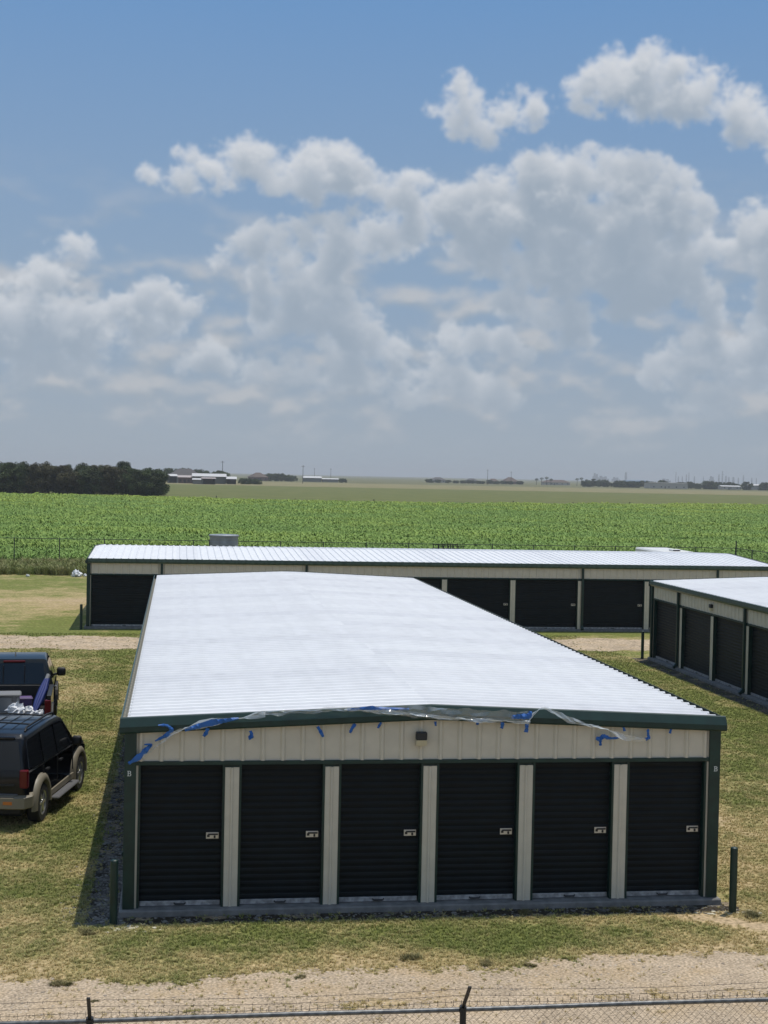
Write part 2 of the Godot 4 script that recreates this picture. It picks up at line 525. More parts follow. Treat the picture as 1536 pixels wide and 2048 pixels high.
# how parched the lawn is: 0 lush, 1 straw, above 1.3 bare earth
func dry_at(x: float, z: float) -> float:
	var d := 0.46 + 0.75 * na.get_noise_2d(x, z) + 0.55 * nb.get_noise_2d(x, z)
	if z > -1.0 and z < 13.0:
		var inside := smoothstep(-0.8, 0.6, x) * (1.0 - smoothstep(8.3, 9.6, x))
		d -= 0.50 * bell(z, 1.35, 0.55) * inside
		d += 0.50 * smoothstep(1.75, 2.5, z) + 0.45 * smoothstep(3.2, 3.8, z)
		d += 1.1 * bell(x - (z - 0.9) * 1.6, 8.9, 0.55) * bell(z, 1.15, 0.55)      # worn path off the right corner
		d += 0.38 * (1.0 - smoothstep(-2.2, -0.4, x))
	if x < -0.7:
		d -= 0.32 * bell(x, -1.35, 0.55) * (1.0 - smoothstep(-0.5, 0.7, z))
		d += 0.40 * (1.0 - smoothstep(-26.0, -15.0, z)) * (1.0 - smoothstep(-60.0, -46.0, -z)) * (1.0 - smoothstep(-2.0, -1.0, x))
	if x > 9.2 and x < 18.5 and z > -31.0:
		d += 0.35 * bell(x, 10.3, 1.2)
		d -= 0.40 * bell(x, 16.2, 1.3)
		d += 0.45 * bell(z, -5.5, 2.2) * bell(x, 11.2, 2.4)
	if z < -38.0 and z > -41.0: d -= 0.45
	if z < -37.0 and z > -78.0 and x < -2.0:
		d += 0.55 * bell(z, -53.0, 4.5)
		d -= 0.55 * bell(x, -4.6, 1.6) * smoothstep(-47.0, -44.0, z)
		d -= 0.35 * bell(z, -66.0, 6.0)
	return d

func lawn_color(x: float, z: float) -> Color:
	var d := dry_at(x, z)
	var g := nc.get_noise_2d(x, z)
	var c: Color
	d += g * 0.34
	if d < 1.0: c = Color(0.165, 0.185, 0.052).lerp(Color(0.40, 0.315, 0.16), clampf(d, 0.0, 1.0))
	else: c = Color(0.385, 0.30, 0.155).lerp(Color(0.45, 0.34, 0.215), clampf((d - 1.0) * 1.4, 0.0, 1.0))
	return c * (1.0 + 0.55 * g)

# above 0: gravel lies here
func gravel_at(x: float, z: float) -> float:
	var n := 0.55 * na.get_noise_2d(x * 1.3 + 50.0, z * 1.3) + 0.45 * nb.get_noise_2d(x * 1.2, z * 1.2 + 30.0) + 0.25 * nc.get_noise_2d(x, z)
	if z > 1.6:
		var far_edge := (z - 2.72 + 0.05 * (x - 4.0)) * 1.1
		far_edge += 0.5 * (1.0 - smoothstep(-2.0, 1.0, x)) * 0.4
		var g := minf(far_edge, 0.75)
		g -= 0.85 * bell(z, 4.0, 0.42) * (0.7 + 0.6 * na.get_noise_2d(x * 0.7, 9.0))
		return g + n * 0.75
	if z < -31.0: return 1.0 - absf(z + 35.3) / 2.1 + n * 0.5
	return -1.0

func gravel_color(x: float, z: float, grey: float) -> Color:
	var g := nc.get_noise_2d(x * 2.3, z * 2.3)
	var h := nb.get_noise_2d(x * 0.8 + 9.0, z * 0.8)
	var c := Color(0.46, 0.365, 0.262).lerp(Color(0.125, 0.112, 0.095), grey)
	c = c.lerp(Color(0.33, 0.245, 0.15), clampf(h * 1.1 + 0.5 * na.get_noise_2d(x * 0.9, z * 2.2), 0.0, 0.75))
	return c * (1.0 + 0.80 * g + 0.30 * h)

# a computed picture of a stretch of ground: what lies there, at its place in the world
func ground_image(x0: float, z0: float, w: float, h: float, px: float, what: Callable) -> ImageTexture:
	var nx := mini(2048, int(w / px))
	var ny := mini(2048, int(h / px))
	var rows := []
	rows.resize(ny)
	var one := func(y: int) -> void:
		var b := PackedByteArray()
		b.resize(nx * 4)
		var r := RandomNumberGenerator.new()
		r.seed = y * 977 + nx
		var z := z0 + (y + 0.5) * h / ny
		for x in nx:
			var c: Color = what.call(x0 + (x + 0.5) * w / nx, z)
			var k := 1.0 + r.randf_range(-0.16, 0.16)
			var s := Color(minf(c.r * k, 1.0), minf(c.g * k, 1.0), minf(c.b * k, 1.0)).linear_to_srgb()
			b[x * 4] = int(maxf(s.r, 0.0) * 255.0); b[x * 4 + 1] = int(maxf(s.g, 0.0) * 255.0); b[x * 4 + 2] = int(maxf(s.b, 0.0) * 255.0)
			b[x * 4 + 3] = int(clampf(c.a, 0.0, 1.0) * 255.0)
		rows[y] = b
	var job := WorkerThreadPool.add_group_task(one, ny)
	WorkerThreadPool.wait_for_group_task_completion(job)
	var all := PackedByteArray()
	for y in ny: all.append_array(rows[y])
	return ImageTexture.create_from_image(Image.create_from_data(nx, ny, false, Image.FORMAT_RGBA8, all))

func sheet(called: String, x0: float, z0: float, x1: float, z1: float, y: float, m: Material, nx := 1, nz := 1) -> MeshInstance3D:
	var g := Geo.new()
	for i in nx:
		for j in nz:
			var u0 := float(i) / nx; var u1 := float(i + 1) / nx
			var v0 := float(j) / nz; var v1 := float(j + 1) / nz
			var a := Vector3(lerpf(x0, x1, u0), y, lerpf(z0, z1, v0)); var b := Vector3(lerpf(x0, x1, u0), y, lerpf(z0, z1, v1))
			var c := Vector3(lerpf(x0, x1, u1), y, lerpf(z0, z1, v1)); var d := Vector3(lerpf(x0, x1, u1), y, lerpf(z0, z1, v0))
			g.quad_uv(a, b, c, d, Vector2(u0, v0), Vector2(u0, v1), Vector2(u1, v1), Vector2(u1, v0))
	return setting(called, g, m)

func soil(key: String, t: Texture2D, cut := false) -> StandardMaterial3D:
	var m := plain(key, Color.WHITE, 0.95, 0.0, 0.2)
	m.albedo_texture = t
	m.texture_repeat = false
	if cut:
		m.transparency = BaseMaterial3D.TRANSPARENCY_ALPHA_SCISSOR
		m.alpha_scissor_threshold = 0.5
	return m

func broad(key: String, lo: Color, hi: Color, scale: float, seed_: int) -> StandardMaterial3D:
	var m := plain(key, Color.WHITE, 0.95, 0.0, 0.2)
	m.albedo_texture = noise_tex(seed_, 0.008, lo, hi, 1024, 6)
	m.uv1_triplanar = true; m.uv1_world_triplanar = true
	m.uv1_scale = Vector3(scale, scale, scale)
	return m

func in_building(x: float, z: float, grow := 0.0) -> bool:
	if z < 0.1 + grow and z > -30.7 - grow and x > -0.15 - grow and x < 9.3 + grow: return true
	if z < 0.1 + grow and z > -30.7 - grow and x > 18.2 - grow and x < 27.6 + grow: return true
	return z < -40.2 + grow and z > -53.0 - grow and x > -3.2 - grow and x < 27.6 + grow

func ground() -> void:
	set_noise()
	sheet("ground", -15000, -15000, 15000, 15000, -0.6, broad("plain_earth", lin(0.125, 0.130, 0.065), lin(0.185, 0.175, 0.095), 0.004, 31), 6, 6)
	var lawn := func(x: float, z: float) -> Color: return lawn_color(x, z)
	sheet("lawn", -9, -9, 17, 13, GROUND, soil("lawn_near", ground_image(-9, -9, 26, 22, 0.0165, lawn)), 4, 4)
	sheet("lawn", -45, -82, 62, -9, GROUND, soil("lawn_far", ground_image(-45, -82, 107, 73, 0.065, lawn)), 4, 4)
	sheet("lawn", 17, -9, 62, 13, GROUND, M.lawn_far)
	sheet("lawn", -45, -9, -9, 13, GROUND, M.lawn_far)
	var road := func(x: float, z: float) -> Color:
		var g := gravel_at(x, z)
		var c := gravel_color(x, z, 0.0) if g > 0.0 else lawn_color(x, z)
		c.a = 1.0 if g > 0.0 else 0.0
		return c
	sheet("gravel_road", -9, 1.8, 17, 13, GROUND + 0.004, soil("road_near", ground_image(-9, 1.8, 26, 11.2, 0.0165, road), true), 4, 2)
	sheet("gravel_road", -45, -39, 62, -31.5, GROUND + 0.004, soil("road_far", ground_image(-45, -39, 107, 7.5, 0.055, road), true), 4, 1)
	# drip strips of washed gravel and dark soil along the walls
	var strip := func(x: float, z: float) -> Color:
		var n := 0.10 * nb.get_noise_2d(x * 2.0, z * 2.0) + 0.07 * nc.get_noise_2d(x, z)
		var inside := -1.0
		if z < 0.0: inside = minf(x + 0.60, 0.1 - x)
		if z >= -0.4: inside = maxf(inside, minf(minf(0.50 - z, x + 0.60), 9.5 - x))
		var c := gravel_color(x * 0.8, z * 0.8, 1.0)
		if nb.get_noise_2d(x * 1.5 + 70.0, z * 1.5) > (-0.32 if z > -0.1 else 0.05): c = Color(0.05, 0.041, 0.030) * (1.0 + 0.8 * nc.get_noise_2d(x, z))
		c.a = 1.0 if inside + n > 0.0 else 0.0
		return c
	sheet("gravel_strip", -1.25, -30.6, -0.05, 0, GROUND + 0.004, soil("strip_side", ground_image(-1.25, -30.6, 1.2, 30.6, 0.02, strip), true), 1, 6)
	sheet("gravel_strip", -1.25, 0, 9.9, 0.95, GROUND + 0.004, soil("strip_front", ground_image(-1.25, 0, 11.15, 0.95, 0.012, strip), true), 6, 1)
	var strip2 := func(x: float, z: float) -> Color:
		var n := 0.12 * nb.get_noise_2d(x * 2.0, z * 2.0) + 0.07 * nc.get_noise_2d(x, z)
		var c := gravel_color(x, z, 1.0) * 0.8
		if nb.get_noise_2d(x + 70.0, z) > 0.05: c = Color(0.09, 0.08, 0.055)
		c.a = 1.0 if x - 17.66 + n > 0.0 else 0.0
		return c
	sheet("gravel_strip", 17.1, -31.0, 18.3, 0.5, GROUND + 0.004, soil("strip_right", ground_image(17.1, -31.0, 1.2, 31.5, 0.04, strip2), true), 1, 6)
	# fields beyond the back fence
	crop_sheet(broad("crop_soil", lin(0.10, 0.165, 0.04), lin(0.17, 0.25, 0.06), 0.05, 33))
	sheet("pasture", -900, -760, 1100, -250, -0.20, broad("pasture_grass", lin(0.110, 0.130, 0.045), lin(0.180, 0.182, 0.075), 0.010, 34), 4, 2)
	sheet("pasture", -60, -1150, 2200, -760, -0.22, broad("stubble", lin(0.19, 0.175, 0.092), lin(0.285, 0.25, 0.14), 0.006, 35), 4, 2)
	lawn_grass()
	gravel_stones()
	crop()

func blade_tuft(blades: int, height: float, spread: float, width: float, seed_: int) -> ArrayMesh:
	var r := RandomNumberGenerator.new()
	r.seed = seed_
	var g := Geo.new()
	for i in blades:
		var a := r.randf() * TAU
		var o := Vector3(cos(a), 0, sin(a)) * r.randf() * spread * 0.4
		var lean := Vector3(cos(a), 0, sin(a)).rotated(Vector3.UP, r.randf_range(-0.8, 0.8)) * r.randf_range(0.2, 1.0) * spread
		var h := height * r.randf_range(0.55, 1.0)
		var s := Vector3(-sin(a), 0, cos(a)) * width * 0.5
		var m := o + lean * 0.35 + Vector3.UP * h * 0.65
		var t := o + lean + Vector3.UP * h * r.randf_range(0.75, 1.0)
		g.quad(o - s, o + s, m + s * 0.8, m - s * 0.8)
		g.tri(m - s * 0.8, m + s * 0.8, t)
	return g.mesh()

func leafy(key: String, back: float) -> StandardMaterial3D:
	var m := plain(key, Color.WHITE, 0.7, 0.0, 0.35)
	m.vertex_color_use_as_albedo = true
	m.backlight_enabled = true
	m.backlight = Color(back, back, back)
	return m

func lawn_grass() -> void:
	var m := leafy("grass_blades", 0.35)
	var places := []
	var tints := []
	var r := RandomNumberGenerator.new()
	r.seed = 301
	var tries := 0
	while places.size() < 230000 and tries < 1500000:
		tries += 1
		# denser near the viewer: draw depth so that the count falls off with distance
		var z := 8.5 - 47.0 * pow(r.randf(), 1.9)
		var reach := 4.0 + (22.0 - z) * 0.20
		var x := 3.6 + (22.0 - z) * 0.02 + r.randf_range(-1.6, 1.6) * reach
		if x < -10.5 - (2.0 - z) * 0.15 or x > 18.2: continue
		if in_building(x, z, 0.02): continue
		var d := dry_at(x, z) + 0.3 * nc.get_noise_2d(x, z)
		if gravel_at(x, z) > -0.05 and r.randf() > 0.05: continue
		if z < 0.52 and x < 9.5 and x > -0.62 and r.randf() > 0.09: continue
		if x > 17.6 and r.randf() > 0.08: continue
		if d > 1.0 and r.randf() < (d - 1.0) * 2.2: continue
		var s := r.randf_range(0.55, 1.25) * (1.15 if d < 0.5 else 0.9)
		var b := Basis(Vector3.UP, r.randf() * TAU).scaled(Vector3(s, s * r.randf_range(0.7, 1.2), s))
		places.append(Transform3D(b, Vector3(x, GROUND, z)))
		var c := Color(0.225, 0.255, 0.07).lerp(Color(0.57, 0.46, 0.225), clampf(d + r.randf_range(-0.35, 0.35), 0.0, 1.0))
		tints.append(c * r.randf_range(0.84, 1.12))
	var o := scatter(self, "lawn_grass", blade_tuft(9, 0.042, 0.05, 0.007, 5), m, places, tints)
	tag(o, "short patchy green and straw coloured lawn grass round the storage buildings", "grass")

func pebble(seed_: int) -> ArrayMesh:
	var r := RandomNumberGenerator.new()
	r.seed = seed_
	var p := [Vector3.UP * r.randf_range(0.4, 0.6)]
	for i in 5: p.append(Vector3(cos(i * TAU / 5), 0.15 + r.randf_range(-0.15, 0.15), sin(i * TAU / 5)) * r.randf_range(0.8, 1.1))
	for i in 5: p.append(Vector3(cos((i + 0.5) * TAU / 5), -0.35, sin((i + 0.5) * TAU / 5)) * r.randf_range(0.75, 1.0))
	var g := Geo.new()
	for i in 5:
		var j := (i + 1) % 5
		g.tri(p[0], p[1 + j], p[1 + i])
		g.tri(p[1 + i], p[1 + j], p[6 + i])
		g.tri(p[1 + j], p[6 + j], p[6 + i])
	return g.mesh()

func gravel_stones() -> void:
	var m := plain("stone", Color.WHITE, 0.9, 0.0, 0.3)
	m.vertex_color_use_as_albedo = true
	var r := RandomNumberGenerator.new()
	r.seed = 302
	var places := []
	var tints := []
	for i in 15000:      # along the walls
		var x: float; var z: float
		if i < 9000:
			x = -0.08 - absf(r.randfn(0.0, 0.30)); z = -20.0 * pow(r.randf(), 1.6) + 0.5
		else:
			x = r.randf_range(-0.7, 9.5); z = 0.12 + r.randf() * 0.45
			if r.randf() < 0.8: continue
		if in_building(x, z, 0.0): continue
		var s := r.randf_range(0.007, 0.024) if r.randf() < 0.95 else r.randf_range(0.025, 0.05)
		places.append(Transform3D(Basis(Vector3.UP, r.randf() * TAU).scaled(Vector3(s, s * 0.8, s * r.randf_range(0.7, 1.2))), Vector3(x, GROUND + s * 0.2, z)))
		var k := r.randf_range(0.06, 0.28)
		tints.append(Color(k, k * 0.94, k * 0.85))
	for i in 30000:     # on the track
		var x := r.randf_range(-4.5, 9.5)
		var z := 1.9 + 5.0 * pow(r.randf(), 1.3)
		if gravel_at(x, z) < -0.12: continue
		var s := r.randf_range(0.004, 0.013) if r.randf() < 0.97 else r.randf_range(0.013, 0.03)
		places.append(Transform3D(Basis(Vector3.UP, r.randf() * TAU).scaled(Vector3(s, s * 0.7, s * r.randf_range(0.7, 1.2))), Vector3(x, GROUND + s * 0.2, z)))
		var k := r.randf_range(0.26, 0.62)
		tints.append(Color(k, k * 0.84, k * 0.66))
	for i in 60:        # pale rocks at the front corners
		var right := i % 3 == 0
		var x := (9.25 if right else 0.0) + r.randfn(0.0, 0.28)
		var z := 0.66 + r.randfn(0.0, 0.09)
		if right: x += 0.1; z -= 0.1
		var s := r.randf_range(0.014, 0.034)
		places.append(Transform3D(Basis(Vector3.UP, r.randf() * TAU).scaled(Vector3(s * 1.3, s * 0.8, s)), Vector3(x, GROUND + s * 0.25, z)))
		tints.append(Color(0.62, 0.58, 0.46) * r.randf_range(0.8, 1.1))
	var o := scatter(self, "gravel", pebble(3), m, places, tints)
	tag(o, "loose grey and tan gravel along the walls and on the track", "gravel")

# the crop's far edge
func crop_end(x: float) -> float:
	if x < 50.0: return lerpf(-314.0, -288.0, clampf((x + 44.0) / 94.0, 0.0, 1.0))
	return lerpf(-288.0, -362.0, (x - 50.0) / 130.0)

func crop_sheet(m: Material) -> void:
	var g := Geo.new()
	for i in 36:
		var a := -300.0 + i * 20.0
		var b := a + 20.0
		g.quad(Vector3(a, -0.16, crop_end(a)), Vector3(a, -0.16, -81), Vector3(b, -0.16, -81), Vector3(b, -0.16, crop_end(b)))
	setting("crop_field", g, m)

func crop() -> void:
	var m := leafy("crop_leaf", 0.5)
	var r := RandomNumberGenerator.new()
	r.seed = 303
	var g := Geo.new()
	for i in 11:
		var a := i * 2.4 + r.randf_range(-0.3, 0.3)
		var dir := Vector3(cos(a), 0, sin(a))
		var s := Vector3(-sin(a), 0, cos(a)) * r.randf_range(0.05, 0.085)
		var h := r.randf_range(0.55, 0.95)
		var p0 := Vector3.UP * h * 0.25
		var p1 := dir * r.randf_range(0.10, 0.2) + Vector3.UP * h * 0.85
		var p2 := dir * r.randf_range(0.30, 0.42) + Vector3.UP * h
		var p3 := dir * r.randf_range(0.5, 0.7) + Vector3.UP * h * r.randf_range(0.6, 0.85)
		g.quad(p0 - s * 0.6, p0 + s * 0.6, p1 + s, p1 - s)
		g.quad(p1 - s, p1 + s, p2 + s * 0.8, p2 - s * 0.8)
		g.tri(p2 - s * 0.8, p2 + s * 0.8, p3)
	var places := []
	var tints := []
	for i in 270000:
		var t := pow(r.randf(), 0.85)
		var z := -82.5 - 286.0 * t
		var depth := 22.0 - z
		var x := 0.64 + depth * (0.1405 + r.randf_range(-0.42, 0.42))
		var row := roundf(z / 0.95) * 0.95
		z = lerpf(z, row, 0.55)
		if z < crop_end(x) + 2.5 * na.get_noise_2d(x * 0.4, 3.0): continue
		var patch := na.get_noise_2d(x * 0.15, z * 0.35)
		var s := r.randf_range(0.55, 0.95) * (1.0 + 0.6 * t) * (1.0 + 0.3 * patch)
		places.append(Transform3D(Basis(Vector3.UP, r.randf() * TAU).scaled(Vector3(s, s * r.randf_range(0.8, 1.1), s)), Vector3(x, -0.16, z)))
		var c := Color(0.225, 0.35, 0.085).lerp(Color(0.37, 0.455, 0.08), clampf(0.10 + 0.45 * smoothstep(0.5, 0.95, t + 0.3 * patch) + 0.5 * patch + r.randf_range(-0.12, 0.12), 0.0, 1.0))
		tints.append(c * r.randf_range(0.88, 1.1))
	var o := scatter(self, "crop_plants", g.mesh(), m, places, tints)
	tag(o, "bright green leafy crop filling the field behind the back fence", "crop")


# ---------------------------------------------------------------- storage buildings
const EAVE := 2.80
const DOOR := 2.13
const HEAD := 2.22
const PANEL := 0.9144

# ribbed sheet standing in x, y from x0 to x1; top(x) gives its height; ribs every 12 inches counted from the wall's start
func ribbed(x0: float, x1: float, y0: float, top: Callable) -> Geo:
	var g := Geo.new()
	var cuts := [x0]
	var k := floorf(x0 / 0.3048)
	while k * 0.3048 < x1 + 0.1:
		for o in [0.108, 0.138, 0.168, 0.198]:
			var x: float = k * 0.3048 + o
			if x > x0 + 0.001 and x < x1 - 0.001: cuts.append(x)
		k += 1
	cuts.append(x1)
	for i in cuts.size() - 1:
		var a: float = cuts[i]; var b: float = cuts[i + 1]
		var za := rib_z(a); var zb := rib_z(b)
		g.quad(Vector3(a, y0, za), Vector3(b, y0, zb), Vector3(b, top.call(b), zb), Vector3(a, top.call(a), za))
	return g

func rib_z(x: float) -> float:
	var t := fposmod(x, 0.3048)
	if t <= 0.108 or t >= 0.198: return 0.0
	if t < 0.138: return 0.03 * (t - 0.108) / 0.03
	if t > 0.168: return 0.03 * (0.198 - t) / 0.03
	return 0.03

var slat_mesh := {}
func slats(width: float, count: int) -> ArrayMesh:
	var key := "%.3f_%d" % [width, count]
	if not slat_mesh.has(key):
		var g := Geo.new()
		for i in count:
			var y := i * 0.1
			var p := [Vector2(y, 0), Vector2(y + 0.014, 0.010), Vector2(y + 0.040, 0.0125), Vector2(y + 0.066, 0.010), Vector2(y + 0.08, 0), Vector2(y + 0.1, 0)]
			for j in 5:
				g.quad(Vector3(0, p[j].x, p[j].y), Vector3(width, p[j].x, p[j].y), Vector3(width, p[j + 1].x, p[j + 1].y), Vector3(0, p[j + 1].x, p[j + 1].y))
		slat_mesh[key] = g.mesh()
	return slat_mesh[key]

func door(root: Node3D, f: Transform3D, x0: float, x1: float, fine: bool) -> void:
	var d := Node3D.new()
	d.name = "roll_up_door"
	root.add_child(d, true)
	d.transform = f * Transform3D(Basis(), Vector3(x0, 0, -0.115))
	var w := x1 - x0
	if fine:
		for i in 21: part(d, "slat", slats(w, 1), M.door, shift(0, 0.075 + i * 0.1, 0))
	else:
		part(d, "curtain", slats(w, 21), M.door, shift(0, 0.075, 0))
	var g := Geo.new()
	g.cbox(Vector3(0.01, 0.006, -0.005), Vector3(w - 0.01, 0.076, 0.03), 0.004)
	part(d, "bottom_bar", g, M.bar)
	g = Geo.new()
	g.tube([Vector3(w * 0.5 - 0.085, 0.045, 0.028), Vector3(w * 0.5 - 0.07, 0.035, 0.055), Vector3(w * 0.5 + 0.07, 0.035, 0.055), Vector3(w * 0.5 + 0.085, 0.045, 0.028)], 0.012, 6)
	part(d, "handle", g, M.dark_steel)
	g = Geo.new()
	var lx := w - 0.235
	g.cbox(Vector3(lx, 1.02, 0.018), Vector3(lx + 0.19, 1.115, 0.026), 0.003)
	part(d, "latch", g, M.latch)
	g = Geo.new()
	g.cbox(Vector3(lx + 0.03, 1.075, 0.027), Vector3(lx + 0.18, 1.10, 0.04), 0.004)
	g.cbox(Vector3(lx + 0.015, 1.045, 0.027), Vector3(lx + 0.055, 1.085, 0.036), 0.003)
	g.cbox(Vector3(lx + 0.115, 1.03, 0.027), Vector3(lx + 0.145, 1.07, 0.045), 0.004)
	part(d, "latch_bolt", g, M.dark_steel)

# one wall: f has x along it (left to right from outside), y up, z outwards
func wall(root: Node3D, f: Transform3D, length: float, gable: bool, doors: Array, fine: bool) -> void:
	var top := func(x: float) -> float: return EAVE - 0.01 + (minf(x, length - x) / 24.0 if gable else 0.0)
	var y0 := HEAD if doors.size() else 0.0
	var x := 0.05
	while x < length - 0.06:
		var e := minf((floorf(x / PANEL + 0.001) + 1.0) * PANEL, length - 0.05)
		part(root, "wall_panel", ribbed(x, e, y0, top), M.beige, f)
		x = e
	if doors.is_empty(): return
	var g := Geo.new()
	g.cbox(Vector3(0.07, DOOR + 0.04, -0.13), Vector3(length - 0.07, HEAD + 0.010, 0.034), 0.005)
	part(root, "head_trim", g, M.green, f)
	var edges := []
	for d in doors: edges.append(d)
	for i in edges.size():
		var d: Array = edges[i]
		door(root, f, d[0], d[1], fine)
		for s in 2:          # green jambs
			g = Geo.new()
			var jx: float = d[0] - 0.034 if s == 0 else d[1]
			g.box(Vector3(jx, 0.0, -0.13), Vector3(jx + 0.034, DOOR + 0.039, 0.012))
			part(root, "jamb_trim", g, M.green, f)
		if i + 1 < edges.size():
			var a: float = d[1] + 0.036; var b: float = edges[i + 1][0] - 0.036
			g = Geo.new()
			if b - a > 0.01:
				var c := (a + b) / 2.0
				var prof := [Vector2(a, -0.02), Vector2(a, 0.006), Vector2(c - 0.03, 0.006), Vector2(c - 0.014, 0.03), Vector2(c + 0.006, 0.03), Vector2(c + 0.022, 0.006), Vector2(b, 0.006), Vector2(b, -0.02)]
				for j in prof.size() - 1:
					g.quad(Vector3(prof[j].x, 0.002, prof[j].y), Vector3(prof[j + 1].x, 0.002, prof[j + 1].y), Vector3(prof[j + 1].x, DOOR - 0.004, prof[j + 1].y), Vector3(prof[j].x, DOOR - 0.004, prof[j].y))
				g.quad(Vector3(a, DOOR - 0.004, -0.02), Vector3(a, DOOR - 0.004, 0.006), Vector3(b, DOOR - 0.004, 0.006), Vector3(b, DOOR - 0.004, -0.02))
				part(root, "pier", g, M.beige, f)
				g = Geo.new()
				g.box(Vector3(a - 0.002, DOOR - 0.02, -0.1), Vector3(b + 0.002, DOOR + 0.0385, -0.021))
				part(root, "pier_backing", g, M.green, f)
	# blank ends beside the outer doors
	for s in 2:
		var a: float = 0.05 if s == 0 else edges[-1][1] + 0.034
		var b: float = edges[0][0] - 0.034 if s == 0 else length - 0.05
		if b - a > 0.012:
			g = Geo.new()
			g.box(Vector3(a, 0.002, -0.02), Vector3(b, DOOR + 0.038, 0.004))
			part(root, "wall_panel", g, M.beige, f)

func corner(root: Node3D, at: Vector3, sx: float, sz: float) -> void:
	# L-shaped corner trim lapping both walls
	var g := Geo.new()
	var p := PackedVector2Array([Vector2(0.09, 0.055), Vector2(0.09, -0.09), Vector2(0.045, -0.09), Vector2(0.045, 0.01), Vector2(-0.085, 0.01), Vector2(-0.085, 0.055)])
	for i in p.size(): p[i] = Vector2(p[i].x * sx, p[i].y * sz)
	g.T = Transform3D(Basis(Vector3.RIGHT, Vector3(0, 0, 1), Vector3(0, -1, 0)), Vector3.ZERO)
	g.prism(p, -(EAVE - 0.14), -0.002)
	part(root, "corner_trim", g, M.green, Transform3D(Basis(), at))

